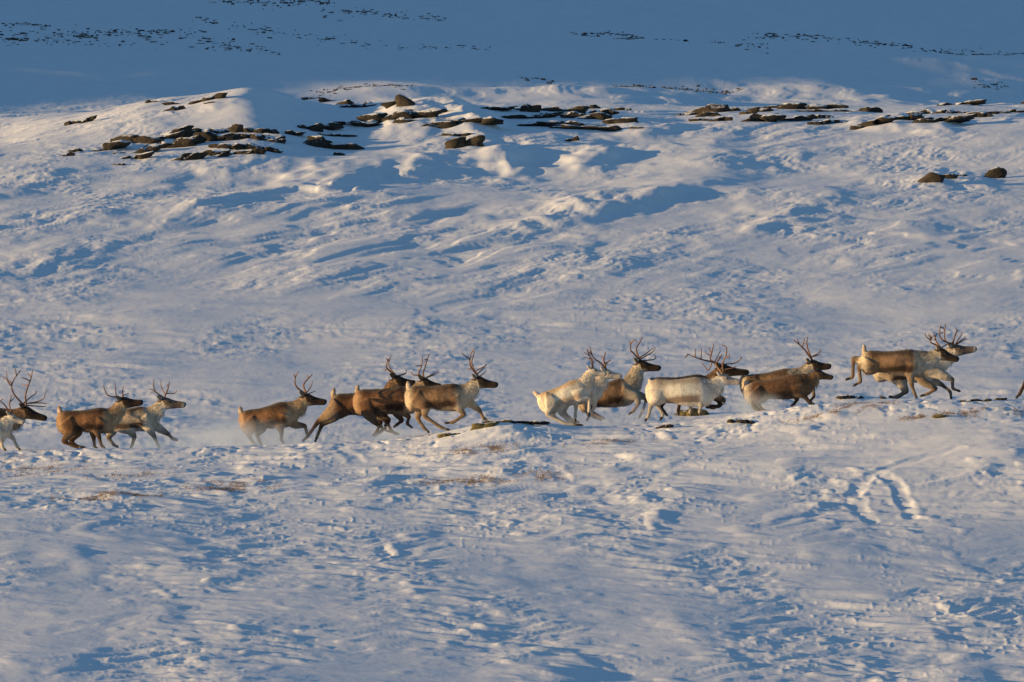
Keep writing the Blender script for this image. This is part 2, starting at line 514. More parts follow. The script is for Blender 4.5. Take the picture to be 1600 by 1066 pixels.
def place_rock(u, v, wpx, hpx, mat, label, group, seed, tilt=0.0, name="rock", category="rock", grow=1.0, dep=None):
    g = ground_hit(u, v)
    s = (g.y + CAMD) / FPX
    rs = np.random.RandomState(seed)
    w, h = wpx * s * (1.36 if grow > 1 else 1.1) * grow, max(hpx * s * (1.08 if grow > 1 else .85), .05)
    dp = dep or min(max(.6 * w, .22), .9)
    tn = math.tan(rad(tilt))
    n = 1 if w < 2.2 * h else (2 if w < 4 * h else 3 + int(w > 7 * h))
    VV, FF, nb = [], [], 0
    for i in range(n):                                     # a ledge is a few broken blocks run together
        cx = 0.0 if n == 1 else (i / (n - 1) - .5) * w * (1 - 1.1 / n) + rs.normal() * .03 * w
        cw = w if n == 1 else w / n * rs.uniform(1.6, 2.3)
        ch = h * (1 if n == 1 else rs.uniform(.62, 1.08))
        V = chunk(cw, ch, dp * rs.uniform(.8, 1.15), rs, ICO2)
        V[:, 0] += cx; V[:, 1] += rs.normal() * .08 * dp
        V[:, 2] += V[:, 0] * tn - .06 * h
        VV.append(V); FF.append(ICO2[1] + nb); nb += len(V)
    o = mesh_object(name, np.concatenate(VV), np.concatenate(FF), mat, smooth=False)
    o.location = g
    tag(o, label, category, group)
    return o

ORD = ["first", "second", "third", "fourth", "fifth", "sixth", "seventh", "eighth", "ninth", "tenth", "eleventh", "twelfth", "thirteenth", "fourteenth"]
Z3 = (80, 130, 3.3333); Z4 = (480, 120, 2.963); Z5 = (1020, 120, 2.7586)
# rows of rocks as they lie in the photograph: phrase, zoom frame, (x, base y, w, h, adjective, tilt, material)
ROWS = [
 ("on the crest of the snow dome", Z3, [(110, 212, 52, 24, "small bluish", 0, 0), (178, 204, 62, 20, "thin slanting", 30, 0), (545, 97, 60, 10, "thin flat", 0, 0), (625, 112, 44, 18, "small blocky", 0, 0), (640, 140, 66, 20, "low dark", 8, 0), (800, 92, 124, 22, "long slanting", 17, 0), (822, 104, 34, 8, "tiny flat", 10, 0)]),
 ("in top row under the snow dome", Z3, [(122, 358, 56, 34, "lone lit", 12, 0), (262, 350, 168, 30, "long slanting", 16, 0), (350, 302, 62, 26, "small rounded", 8, 0), (440, 306, 130, 48, "broad olive", 8, 1), (592, 286, 176, 50, "large dark", 10, 0), (780, 258, 196, 28, "long flat", 2, 0), (868, 300, 108, 44, "slumped", -18, 0), (958, 256, 64, 46, "tan", 0, 1), (1062, 250, 140, 22, "flat dark", -5, 0)]),
 ("in middle row under the snow dome", Z3, [(78, 380, 44, 14, "small thin", 20, 0), (445, 362, 178, 32, "long sloping", 14, 0), (590, 334, 168, 40, "long dark", 10, 0), (716, 318, 92, 54, "upright dark", 14, 0), (888, 330, 76, 20, "low", 0, 0), (1045, 286, 196, 34, "wide dark", 0, 0), (1174, 308, 62, 26, "small round", 0, 0)]),
 ("in lowest row under the snow dome", Z3, [(360, 428, 34, 14, "tiny", 0, 0), (422, 392, 116, 26, "wedge-shaped", 14, 0), (692, 402, 110, 44, "pyramid-shaped", 10, 0), (806, 374, 150, 30, "long low", 5, 0), (862, 383, 66, 16, "small flat", 5, 0), (992, 340, 122, 36, "broken", 0, 0), (1032, 366, 96, 26, "long dark", 6, 0), (1132, 353, 84, 20, "flat", 0, 0)]),
 ("in the shaded hollow right of the dome outcrop", Z3, [(1226, 262, 112, 16, "thin flat", 0, 0), (1330, 237, 104, 24, "low long", 5, 0), (1462, 340, 146, 68, "big dark angular", 0, 0), (1502, 275, 116, 14, "thin flat", -3, 0), (1506, 376, 46, 26, "small", 0, 0)]),
 ("along the skyline of the middle ridge", Z4, [(22, 102, 54, 12, "small flat", 0, 0), (120, 112, 90, 9, "thin", -6, 0), (184, 132, 54, 26, "small reddish", 0, 0), (236, 140, 96, 22, "dark low", 0, 0), (322, 132, 70, 22, "snow-ringed", 0, 0), (400, 132, 66, 24, "dark squat", 0, 0), (463, 134, 70, 56, "tall sunlit golden", 0, 1), (580, 112, 110, 16, "thin dark", 5, 0), (838, 149, 146, 8, "very thin long", 2, 0)]),
 ("on ledges below the middle ridge skyline", Z4, [(58, 236, 124, 20, "long low", 4, 0), (205, 222, 140, 22, "reddish long", 5, 0), (328, 226, 150, 14, "thin long", -5, 0), (430, 190, 210, 34, "large flat", 6, 0), (468, 208, 84, 22, "small brown", 0, 0), (602, 232, 84, 36, "chunky dark", 8, 0), (628, 163, 190, 12, "thin dark", -3, 0), (742, 208, 190, 20, "long flat brown", 3, 0)]),
 ("standing apart below the middle ridge", Z4, [(704, 273, 116, 14, "thin dark", 0, 0), (720, 323, 118, 48, "broad brown", 5, 1), (1208, 298, 60, 14, "small brown", 12, 1)]),
 ("on top of ridge right of centre", Z4, [(990, 154, 44, 12, "small flat", 0, 0), (1036, 162, 58, 36, "rounded tan", 0, 1), (1112, 158, 64, 22, "low dark", 5, 0), (1222, 172, 84, 42, "slanting tan", 18, 1), (1312, 147, 42, 20, "small round", 0, 0), (1362, 172, 80, 26, "dark", 8, 0), (1432, 156, 92, 14, "flat", -2, 0)]),
 ("on lower ledge, ridge right of centre", Z4, [(1010, 189, 160, 14, "thin long", 3, 0), (1128, 180, 120, 16, "low reddish", 5, 0), (1160, 228, 210, 28, "wide flat", -3, 0), (1286, 192, 116, 34, "dark blocky", 5, 0), (1372, 244, 280, 24, "very long flat", -4, 0), (1450, 213, 90, 38, "dark angular", 0, 0)]),
 ("along the top of the right-hand outcrop", Z5, [(178, 164, 156, 30, "long sunlit slanting", 13, 1), (228, 172, 54, 20, "small brown", 0, 0), (328, 146, 62, 14, "flat dark", 0, 0), (414, 160, 46, 28, "tan sloping", 25, 1), (482, 152, 46, 26, "small brown", 15, 0), (524, 134, 56, 12, "thin", 0, 0), (690, 140, 154, 36, "largest brown", 4, 0), (742, 150, 200, 8, "thin long", 0, 0), (942, 152, 52, 25, "lone round", 0, 0)]),
 ("along the foot of the right-hand outcrop", Z5, [(236, 187, 84, 8, "thin flat", 0, 0), (304, 191, 52, 28, "small greenish", 5, 0), (452, 192, 110, 36, "broad sloping", 12, 0), (570, 188, 110, 24, "olive low", 0, 0), (652, 180, 66, 18, "dark low", 10, 0), (712, 206, 54, 20, "snow-capped", 0, 0), (738, 178, 64, 16, "flat", 0, 0), (782, 198, 86, 14, "long flat", 0, 0)]),
 ("along the ridge at the far right", Z5, [(930, 210, 116, 26, "slanting sunlit", 18, 0), (1050, 183, 120, 22, "low sloping", 8, 0), (1188, 160, 100, 22, "brown", 5, 0), (1250, 188, 160, 16, "thin long", 6, 0), (1300, 158, 96, 14, "flat", 0, 0), (1330, 136, 120, 14, "thin brown", 6, 0), (1400, 160, 120, 12, "long thin", 5, 0), (1416, 174, 64, 20, "small dark", 0, 0), (1530, 156, 100, 14, "low brown", 4, 0), (1590, 132, 40, 16, "small slanting", 15, 0)]),
 ("by the hummocks at right edge of slope", Z5, [(1182, 452, 90, 62, "sunlit snow-capped", 22, 1), (1252, 436, 52, 22, "dark", 0, 0), (1304, 430, 64, 12, "flat", 0, 0), (1450, 433, 60, 34, "slanting", 18, 0)]),
]
_seed = 100
for phrase, (zx, zy, zs), items in ROWS:
    items = sorted(items)
    for i, (x, y, w, h, adj, tilt, mt) in enumerate(items):
        _seed += 1
        kind = "flat_rock" if w > 4.5 * h else ("boulder" if w < 2.4 * h else "rock")
        which = ORD[i] + " from left" if i < len(items) - 1 else "rightmost"
        if i == 0: which = "leftmost"
        place_rock(zx + x / zs, zy + y / zs, w / zs, h / zs, (ROCK, TANROCK)[mt], "%s %s, %s %s" % (adj, "rock" if kind == "flat_rock" else kind, which, phrase),
                   "rocks " + phrase, _seed, tilt, name=kind, category="rock", grow=1.15)

# rocks by the herd's path
for (u, v, w, h, mat, nm, cat, lab, tl) in [
    (756, 667, 30, 11, MOSSROCK, "mossy_rock", "rock", "yellow-green mossy rock under the tan reindeer's front hoof", 10),
    (806, 660, 78, 3, ROCK, "flat_rock", "rock", "thin dark slab capping the lit snow mound at the crest", -1),
    (838, 661, 34, 5, ROCK, "flat_rock", "rock", "dark slab just left of the crouching white reindeer", 4),
    (703, 680, 32, 5, MOSSROCK, "mossy_rock", "rock", "flat mossy stone lying left of the lit snow mound", 2),
    (1081, 648, 35, 15, MOSSROCK, "moss_tussock", "tussock", "yellow-green moss tussock in front of the pale grey reindeer's legs", 2),
    (1037, 668, 22, 6, ROCK, "rock", "rock", "small brown rock in the snow below the pale grey reindeer's hind legs", 10),
    (1160, 660, 34, 6, ROCK, "flat_rock", "rock", "low dark slab in the snow right of the moss tussock", -3),
    (1328, 622, 36, 7, ROCK, "rock", "rock", "low dark rock on the snow under the leaping reindeer's hind hooves", 0),
    (1380, 623, 10, 8, ROCK, "rock", "rock", "small dark stone beneath the leaping reindeer's belly", 0),
    (1470, 652, 17, 7, MOSSROCK, "mossy_rock", "rock", "small mossy stone in the snow below the leading reindeer", 5),
    (1541, 626, 14, 5, ROCK, "rock", "rock", "small dark stone on the crest right of the leading reindeer", 0),
    (1517, 627, 28, 3, ROCK, "flat_rock", "rock", "thin flat slab on the crest below the leading reindeer's nose", 0),
    (1564, 625, 16, 3, ROCK, "flat_rock", "rock", "thin flat slab on the crest nearest the right edge", 0),
]:
    _seed += 1
    place_rock(u, v, w, h, mat, lab, "rocks along the herd's path", _seed, tl, name=nm, category=cat)

# thin bands of far rocks on the shaded hillside: too small to count
BANDS = [
    (0, 50, 270, 55, 3.2, 170, "dense band of tiny dark rocks across the shaded hillside at upper left"),
    (280, 61, 440, 76, 2.6, 70, "short band of tiny rocks right of the dense upper left band"),
    (300, 34, 420, 52, 3.0, 22, "few scattered tiny rocks above the upper left bands"),
    (330, 6, 525, 12, 2.4, 80, "broken band of tiny rocks at the top edge of the hillside"),
    (505, 23, 695, 33, 2.0, 60, "thin band of tiny rocks near the top centre of the hillside"),
    (400, 48, 785, 83, 2.4, 55, "sparse line of tiny rocks descending across the upper centre hillside"),
    (490, 133, 650, 139, 1.6, 60, "band of tiny rocks on the hillside just above the golden boulder"),
    (0, 32, 76, 38, 1.2, 26, "faint row of tiny rocks near the top left edge"),
    (892, 47, 1005, 55, 1.4, 44, "thin row of tiny rocks on the hillside right of top centre"),
    (955, 66, 1080, 75, 1.6, 36, "thin lower row of tiny rocks right of top centre"),
    (1180, 64, 1600, 75, 2.2, 150, "long band of tiny rocks crossing to the right edge of the hillside"),
    (1110, 80, 1205, 91, 2.0, 18, "few tiny rocks under the start of the long right-hand band"),
    (810, 121, 862, 125, .8, 18, "short faint row of tiny rocks above the ridge right of centre"),
    (962, 133, 1160, 140, 1.2, 80, "thin dark row of tiny rocks above the right-hand outcrop"),
    (1518, 126, 1572, 132, 1.4, 18, "short faint row of tiny rocks on the hillside near the right edge"),
]
_rs = np.random.RandomState(5)
for (u0, v0, u1, v1, jit, n, lab) in BANDS:
    VV, FF = [], []
    nb = 0
    org = None
    for i in range(int(n * 1.5)):
        t = _rs.rand()
        # clumps along the band
        t = (np.round(t * 14) + _rs.normal() * .28) / 14 if _rs.rand() < .6 else t
        u = u0 + (u1 - u0) * t; v = v0 + (v1 - v0) * t + _rs.normal() * jit * (.4 + 1.6 * _rs.rand()) + 1.5 * math.sin(t * 9 + u0)
        D = D_of(v, u); z = z_of_row(v, D)
        x = (u - 800.0) / FPX * (D * CP + z * SP); y = D - CAMD
        z = float(snow(np.array([x]), np.array([y]))[0])
        if org is None: org = Vector((x, y, z))
        s = D / FPX
        w = s * (1 + _rs.gamma(1.3, 2.6)); h = s * (.6 + _rs.gamma(1.5, .6))
        V = ICO1[0].copy()
        V = V * (1 + .35 * perlin(V[:, 0] * 2 + i, V[:, 2] * 2 + V[:, 1], 90))[:, None] * np.array([w / 2, max(w * .4, .1), h * .7])
        V = V + np.array([x - org.x, y - org.y, z - org.z + h * .15])
        FF.append(ICO1[1] + nb); VV.append(V); nb += len(V)
    o = mesh_object("rock_scatter", np.concatenate(VV), np.concatenate(FF), ROCK)
    o.location = org
    tag(o, lab, "rocks", "bands of far rocks", "stuff")
# ------------------------------------------------------------------ reindeer
def coat_material(name, rough=.85):
    m, nt, b = new_mat(name)
    N, L = nt.nodes, nt.links
    at = N.new("ShaderNodeAttribute"); at.attribute_name = "coat"
    tc = N.new("ShaderNodeTexCoord")
    mp = N.new("ShaderNodeMapping"); mp.inputs["Scale"].default_value = (1, 1, 2.2)
    L.new(tc.outputs["Object"], mp.inputs["Vector"])
    n1 = N.new("ShaderNodeTexNoise"); n1.inputs["Scale"].default_value = 22; n1.inputs["Detail"].default_value = 5; n1.inputs["Roughness"].default_value = .7
    L.new(mp.outputs[0], n1.inputs["Vector"])
    mr = N.new("ShaderNodeMapRange"); mr.inputs[1].default_value = .25; mr.inputs[2].default_value = .75; mr.inputs[3].default_value = .68; mr.inputs[4].default_value = 1.3
    L.new(n1.outputs["Fac"], mr.inputs[0])
    mx = N.new("ShaderNodeVectorMath"); mx.operation = 'SCALE'
    L.new(at.outputs["Color"], mx.inputs[0]); L.new(mr.outputs[0], mx.inputs["Scale"])
    L.new(mx.outputs[0], b.inputs["Base Color"])
    n2 = N.new("ShaderNodeTexNoise"); n2.inputs["Scale"].default_value = 60; n2.inputs["Detail"].default_value = 4
    mp2 = N.new("ShaderNodeMapping"); mp2.inputs["Scale"].default_value = (.5, 1, 1.4)
    L.new(tc.outputs["Object"], mp2.inputs["Vector"]); L.new(mp2.outputs[0], n2.inputs["Vector"])
    bp = N.new("ShaderNodeBump"); bp.inputs["Strength"].default_value = .7; bp.inputs["Distance"].default_value = .03
    L.new(n2.outputs["Fac"], bp.inputs["Height"]); L.new(bp.outputs[0], b.inputs["Normal"])
    b.inputs["Roughness"].default_value = rough
    b.inputs["Specular IOR Level"].default_value = .15
    b.inputs["Sheen Weight"].default_value = .15
    b.inputs["Sheen Roughness"].default_value = .5
    return m

def plain_material(name, c1, c2, scale, rough, bump=0.0):
    m, nt, b = new_mat(name)
    N, L = nt.nodes, nt.links
    tc = N.new("ShaderNodeTexCoord")
    n1 = N.new("ShaderNodeTexNoise"); n1.inputs["Scale"].default_value = scale; n1.inputs["Detail"].default_value = 5
    L.new(tc.outputs["Object"], n1.inputs["Vector"])
    cr = N.new("ShaderNodeValToRGB")
    cr.color_ramp.elements[0].position = .3; cr.color_ramp.elements[0].color = (*c1, 1)
    cr.color_ramp.elements[1].position = .7; cr.color_ramp.elements[1].color = (*c2, 1)
    L.new(n1.outputs["Fac"], cr.inputs[0]); L.new(cr.outputs[0], b.inputs["Base Color"])
    if bump:
        bp = N.new("ShaderNodeBump"); bp.inputs["Strength"].default_value = .6; bp.inputs["Distance"].default_value = bump
        L.new(n1.outputs["Fac"], bp.inputs["Height"]); L.new(bp.outputs[0], b.inputs["Normal"])
    b.inputs["Roughness"].default_value = rough
    return m

COAT = coat_material("reindeer_coat")
ANTLER = plain_material("antler_bone", (.10, .045, .022), (.22, .115, .06), 14, .6)
HOOF = plain_material("hoof_horn", (.02, .017, .015), (.05, .04, .032), 20, .5)
EYE = plain_material("eye_wet", (.006, .005, .004), (.012, .009, .007), 5, .12)

ZF = dict(A=(0, 570, 7.613), B=(150, 580, 8.2), C=(460, 540, 6.66), D=(590, 540, 7.108), E=(820, 530, 7.6125),
          F=(940, 520, 7.35), G=(1060, 530, 8.2), K=(1420, 495, 7.617), Q1=(0, 560, 5.33), Q2=(350, 540, 6.384),
          Q3=(540, 530, 6.154), Q4=(800, 510, 6.154), Q5=(980, 510, 4.706), Q6=(1300, 490, 5.33))

class Shape:
    """collects closed lofts with, for every ring, its part and position along it"""
    def __init__(self):
        self.v, self.f, self.key = [], [], []
    def loft(self, rings, part, seg=14):
        base = len(self.v); n = len(rings)
        for i, (c, tan, hh, hw) in enumerate(rings):
            t = tan.normalized()
            side = Vector((0, 1, 0)); side = (side - t * side.dot(t)).normalized()
            up = side.cross(t).normalized()
            self.key.append((c.copy(), part, i / (n - 1), max(hh, hw)))
            for k in range(seg):
                a = 2 * math.pi * k / seg
                ca, sa = math.cos(a), math.sin(a)
                e = 0.86
                px_ = math.copysign(abs(ca) ** e, ca); py_ = math.copysign(abs(sa) ** e, sa)
                self.v.append(c + side * (px_ * hw) + up * (py_ * hh))
        for i in range(n - 1):
            for k in range(seg):
                a = base + i * seg + k; b = base + i * seg + (k + 1) % seg
                self.f.append((a, b, b + seg, a + seg))
        self.f.append(tuple(base + k for k in range(seg))[::-1])
        self.f.append(tuple(base + (n - 1) * seg + k for k in range(seg)))

def dense(pts, radii, sub=4, smooth=1):
    """subdivide a polyline of joints with (hh, hw) radii"""
    P, R = [], []
    for i in range(len(pts) - 1):
        for k in range(sub):
            t = k / sub
            P.append(pts[i].lerp(pts[i + 1], t)); R.append((radii[i][0] * (1 - t) + radii[i + 1][0] * t, radii[i][1] * (1 - t) + radii[i + 1][1] * t))
    P.append(pts[-1].copy()); R.append(radii[-1])
    for _ in range(smooth):
        Q = [P[0]] + [(P[i - 1] + P[i] * 2 + P[i + 1]) / 4 for i in range(1, len(P) - 1)] + [P[-1]]
        P = Q
    out = []
    for i in range(len(P)):
        t = P[min(i + 1, len(P) - 1)] - P[max(i - 1, 0)]
        out.append((P[i], t, R[i][0], R[i][1]))
    return out

def tube_mesh(paths, seg=6):
    """paths: list of (points, r0, r1) -> verts, faces"""
    V, F = [], []
    for pts, r0, r1 in paths:
        # smooth the traced points
        P = [pts[0]]
        for i in range(len(pts) - 1):
            p0 = pts[max(i - 1, 0)]; p1 = pts[i]; p2 = pts[i + 1]; p3 = pts[min(i + 2, len(pts) - 1)]
            for k in range(1, 5):
                t = k / 4
                P.append(0.5 * ((2 * p1) + (p2 - p0) * t + (2 * p0 - 5 * p1 + 4 * p2 - p3) * t * t + (3 * p1 - p0 - 3 * p2 + p3) * t ** 3))
        n = len(P); base = len(V)
        ref = Vector((0, 1, 0))
        for i in range(n):
            t = (P[min(i + 1, n - 1)] - P[max(i - 1, 0)])
            t = t.normalized() if t.length > 1e-6 else Vector((0, 0, 1))
            a = ref - t * ref.dot(t)
            a = a.normalized() if a.length > 1e-3 else Vector((1, 0, 0))
            b = t.cross(a)
            r = r0 + (r1 - r0) * i / (n - 1)
            for k in range(seg):
                an = 2 * math.pi * k / seg
                V.append(P[i] + a * (math.cos(an) * r) + b * (math.sin(an) * r))
        for i in range(n - 1):
            for k in range(seg):
                q = base + i * seg + k; w = base + i * seg + (k + 1) % seg
                F.append((q, w, w + seg, q + seg))
        F.append(tuple(base + k for k in range(seg))[::-1])
        F.append(tuple(base + (n - 1) * seg + k for k in range(seg)))
    return V, F

#        back              flank             lower stripe      belly             neck              mane              rump              leg               face              muzzle
COATS = {
    'brown': [(.080, .036, .018), (.195, .096, .046), (.036, .018, .011), (.15, .10, .062), (.40, .29, .18), (.52, .43, .31), (.40, .25, .135), (.085, .043, .025), (.034, .019, .013), (.05, .036, .028)],
    'dark':  [(.044, .021, .013), (.130, .060, .029), (.026, .014, .010), (.09, .055, .036), (.26, .155, .085), (.38, .28, .18), (.36, .25, .15), (.055, .031, .020), (.022, .014, .011), (.03, .022, .018)],
    'tan':   [(.115, .064, .036), (.235, .145, .083), (.056, .030, .018), (.30, .225, .155), (.56, .48, .365), (.66, .61, .52), (.62, .51, .36), (.200, .135, .083), (.046, .027, .018), (.05, .04, .034)],
    'pale':  [(.200, .120, .070), (.40, .32, .235), (.09, .062, .045), (.42, .37, .31), (.62, .54, .42), (.72, .66, .56), (.54, .47, .38), (.15, .12, .097), (.13, .095, .075), (.56, .49, .41)],
    'white': [(.52, .37, .23), (.70, .61, .48), (.50, .39, .28), (.64, .57, .47), (.72, .65, .54), (.78, .73, .64), (.74, .63, .49), (.54, .47, .39), (.58, .50, .41), (.62, .54, .45)],
    'grey':  [(.46, .38, .29), (.62, .56, .48), (.24, .18, .14), (.58, .54, .49), (.64, .60, .55), (.70, .67, .63), (.60, .52, .43), (.34, .30, .26), (.42, .36, .31), (.56, .45, .39)],
    'calf':  [(.170, .078, .036), (.105, .056, .032), (.036, .024, .018), (.08, .054, .039), (.18, .11, .06), (.28, .20, .13), (.44, .37, .30), (.075, .046, .030), (.044, .027, .018), (.05, .04, .033)],
}

def make_reindeer(rec):
    ox, oy, sc = ZF[rec['zf']]
    D = CAMD + rec['y']
    Y0 = rec['y']
    def W3(p, dy=0.0, zf=None):
        o = ZF[zf] if zf else (ox, oy, sc)
        u, v = o[0] + p[0] / o[2], o[1] + p[1] / o[2]
        z = z_of_row(v, D)
        return Vector(((u - 800) / FPX * (D * CP + z * SP), Y0 + dy, z))
    T, Wd, Hd, Nz = W3(rec['T']), W3(rec['W']), W3(rec['H']), W3(rec['N'])
    L = (Wd - T).length
    k = max(.86, min(1.12, L / .92)) * rec.get('bulk', 1.0) * .965
    e = (Wd - T).normalized(); d = Vector((e.z, 0, -e.x))
    if d.z > 0: d = -d
    coat = [tuple(q * (.95 if rec['coat'] in ('white', 'grey', 'pale') else .84) for q in c) for c in COATS[rec['coat']]]
    # the animal's origin: on the ground under its middle
    legs = [[W3(p) for p in lg] for lg in rec['legs']]
    low = min(p.z for lg in legs for p in lg)
    mid = T.lerp(Wd, .5)
    gz = float(snow(np.array([mid.x]), np.array([Y0]))[0])
    drop = max(-.05, min(.05, gz - low - .01)) if not rec.get('air') else 0.0
    origin = Vector((mid.x, Y0, gz if abs(low + drop - gz) < .4 else low))
    sh = Shape()
    # trunk
    secs = [(-.115, .145, .33, .055), (-.075, .08, .43, .12), (.0, .02, .50, .175), (.12, -.008, .50, .195), (.27, .008, .455, .195), (.42, .022, .47, .218),
            (.58, .020, .515, .242), (.74, .006, .545, .232), (.88, -.006, .56, .212), (1.0, .012, .565, .190), (1.10, .065, .55, .160), (1.185, .15, .50, .115), (1.23, .23, .43, .06)]
    rings = []
    for t, s0, s1, w in secs:
        c = T + e * (t * L) + d * ((s0 + s1) * .5 * k)
        rings.append((c, e.copy(), (s1 - s0) * .5 * k, w * k))
    # finer: interpolate between sections
    fine = []
    for i in range(len(rings) - 1):
        for q in range(2):
            t = q / 2
            a, b_ = rings[i], rings[i + 1]
            fine.append((a[0].lerp(b_[0], t), e.copy(), a[2] * (1 - t) + b_[2] * t, a[3] * (1 - t) + b_[3] * t))
    fine.append(rings[-1])
    sh.loft(fine, 'trunk', 20)
    # head
    hdir = (Nz - Hd); hl = hdir.length; hdir.normalize()
    hdn = Vector((hdir.z, 0, -hdir.x))
    if hdn.z > 0: hdn = -hdn
    hs = max(.86, min(1.2, hl / .37))
    yaw = rec.get('yaw', 0.0)
    hsec = [(-.03, .10, .062, .058), (.06, .085, .092, .078), (.25, .092, .102, .086), (.42, .088, .086, .074), (.60, .072, .068, .058), (.76, .058, .060, .052), (.90, .048, .056, .050), (.985, .042, .044, .040), (1.02, .040, .020, .020)]
    hr = [(Hd + hdir * (t * hl) + hdn * (o_ * hs * (1 if t < .8 else .9)) + Vector((0, yaw * t, 0)), hdir.copy(), a * hs, b_ * hs) for t, o_, a, b_ in hsec]
    fineh = []
    for i in range(len(hr) - 1):
        for q in range(2):
            t = q / 2; a, b_ = hr[i], hr[i + 1]
            fineh.append((a[0].lerp(b_[0], t), hdir.copy(), a[2] * (1 - t) + b_[2] * t, a[3] * (1 - t) + b_[3] * t))
    fineh.append(hr[-1])
    sh.loft(fineh, 'head', 14)
    # neck, deep below where the mane hangs
    n0 = Wd + d * (.27 * k) - e * (.06 * L)
    n1 = Wd + d * (.25 * k) + e * (.10 * L)
    n3 = Hd + hdir * (.12 * hl) + hdn * (.10 * hs)
    n2 = n1.lerp(n3, .55) + Vector((0, 0, -.055))
    sh.loft(dense([n0, n1, n2, n3], [(.25 * k, .17 * k), (.225 * k, .145 * k), (.172 * k, .108 * k), (.098 * hs, .074 * hs)], 4, 2), 'neck', 16)
    # tail
    tt = W3(rec['tail']) if rec.get('tail') else T - e * .10 + d * .16
    sh.loft(dense([T + e * .05 + d * .09, T - e * .02 + d * .03, T.lerp(tt, .42), T.lerp(tt, .74)], [(.06, .05), (.055, .055), (.045, .05), (.022, .026)], 3, 1), 'tail', 10)
    # legs: near fore, far fore, near hind, far hind
    hooves = []
    for i, lg in enumerate(legs):
        side = -1 if i % 2 == 0 else 1
        fore = i < 2
        j = [p.copy() + Vector((0, 0, drop * w)) for p, w in zip(lg, (0, .3, 1, 1))]
        lat = [.125, .105, .09, .085] if fore else [.14, .11, .09, .085]
        for p, l in zip(j, lat): p.y += side * l
        if fore:
            root = T + e * (.93 * L) + d * (.27 * k) + Vector((0, side * .135, 0))
            rr = [(.155, .090), (.092, .072), (.047, .042), (.036, .034), (.027, .029)]
            rm = (.031, .029)
        else:
            root = T + e * (.10 * L) + d * (.22 * k) + Vector((0, side * .125, 0))
            rr = [(.185, .105), (.125, .090), (.052, .042), (.037, .034), (.028, .029)]
            rm = (.034, .030)
        past = j[2].lerp(j[3], .5)
        knee, fet = j[1], j[2]
        cm = knee.lerp(fet, .45)
        pts = [root, j[0], j[0].lerp(knee, .6), knee, cm, fet, past]
        rad_ = [rr[0], rr[1], ((rr[1][0] * .38 + rr[2][0] * .62), (rr[1][1] * .4 + rr[2][1] * .6)), rr[2], rm, rr[3], rr[4]]
        sh.loft(dense(pts, rad_, 4, 1), 'leg%d' % i, 10)
        hooves.append((past, j[3]))
    # ---- one continuous skin
    me = bpy.data.meshes.new("tmp")
    off = origin
    me.from_pydata([tuple(p - off) for p in sh.v], [], sh.f)
    to = bpy.data.objects.new("tmp", me); COL.objects.link(to)
    rmod = to.modifiers.new("r", 'REMESH'); rmod.mode = 'VOXEL'; rmod.voxel_size = .0135
    dg = bpy.context.evaluated_depsgraph_get()
    ev = to.evaluated_get(dg); em = ev.to_mesh()
    nv = len(em.vertices)
    co = np.empty(nv * 3, dtype=np.float32); em.vertices.foreach_get("co", co); co = co.reshape(-1, 3).astype(np.float64)
    npo = len(em.polygons)
    lv = np.empty(len(em.loops), dtype=np.int32); em.loops.foreach_get("vertex_index", lv)
    faces = lv.reshape(npo, 4) if len(lv) == npo * 4 else None
    if faces is None:
        faces = np.array([[*p.vertices][:4] for p in em.polygons if len(p.vertices) == 4])
    ed = np.empty(len(em.edges) * 2, dtype=np.int32); em.edges.foreach_get("vertices", ed); ed = ed.reshape(-1, 2)
    ev.to_mesh_clear(); bpy.data.objects.remove(to); bpy.data.meshes.remove(me)
    # nearest ring gives part and girth
    kc = np.array([list(c_ - off) for c_, *_ in sh.key]); kr = np.array([q[3] for q in sh.key])
    parts = [q[1] for q in sh.key]; kt = np.array([q[2] for q in sh.key])
    near = np.empty(nv, dtype=np.int32)
    for a in range(0, nv, 4000):
        dd = np.linalg.norm(co[a:a + 4000, None, :] - kc[None], axis=2) / np.maximum(kr[None], .05)
        near[a:a + 4000] = dd.argmin(1)
    girth = kr[near]
    wgt = np.clip((girth - .03) / .07, .12, 1.0)[:, None]
    deg = np.bincount(ed.ravel(), minlength=nv).astype(np.float64)[:, None]
    for it in range(7):
        acc = np.zeros_like(co)
        for c_ in range(3):
            acc[:, c_] = np.bincount(ed[:, 0], co[ed[:, 1], c_], nv) + np.bincount(ed[:, 1], co[ed[:, 0], c_], nv)
        co = co + (acc / np.maximum(deg, 1) - co) * .55 * wgt
    # coat pattern, laid out on the animal itself
    C = np.array(coat)
    ee = np.array([e.x, 0, e.z]); dv = np.array([d.x, 0, d.z]); T0 = np.array(list(T - off))
    tt_ = (co - T0) @ ee / L; ss = (co - T0) @ dv / k
    rs = np.random.RandomState(rec['seed'])
    wob = perlin(co[:, 0] * 5 + rec['seed'], co[:, 2] * 5 + co[:, 1] * 4, 70)
    wob2 = perlin(co[:, 0] * 14 + rec['seed'], co[:, 2] * 9 + co[:, 1] * 9, 71)
    col = np.tile(C[1], (nv, 1))
    def mixin(w, c):
        nonlocal col
        w = np.clip(w, 0, 1)[:, None]; col = col * (1 - w) + np.asarray(c) * w
    s_ = ss + .035 * wob
    mixin(sstep(.20, .05, s_), C[0] * .8)
    mixin(sstep(.06, .2, s_) * sstep(.40, .26, s_) * sstep(.25, .4, tt_) * sstep(.95, .8, tt_) * .5, np.clip(C[1] * 1.5, 0, .8))
    mixin(sstep(.30, .39, s_) * sstep(.50, .455, s_) * sstep(.20, .34, tt_) * sstep(1.15, .9, tt_), C[2])
    mixin(sstep(.46, .51, s_), C[3])
    mixin(sstep(.10, -.06, tt_ + .05 * wob + .10 * (ss - .25)), C[6])
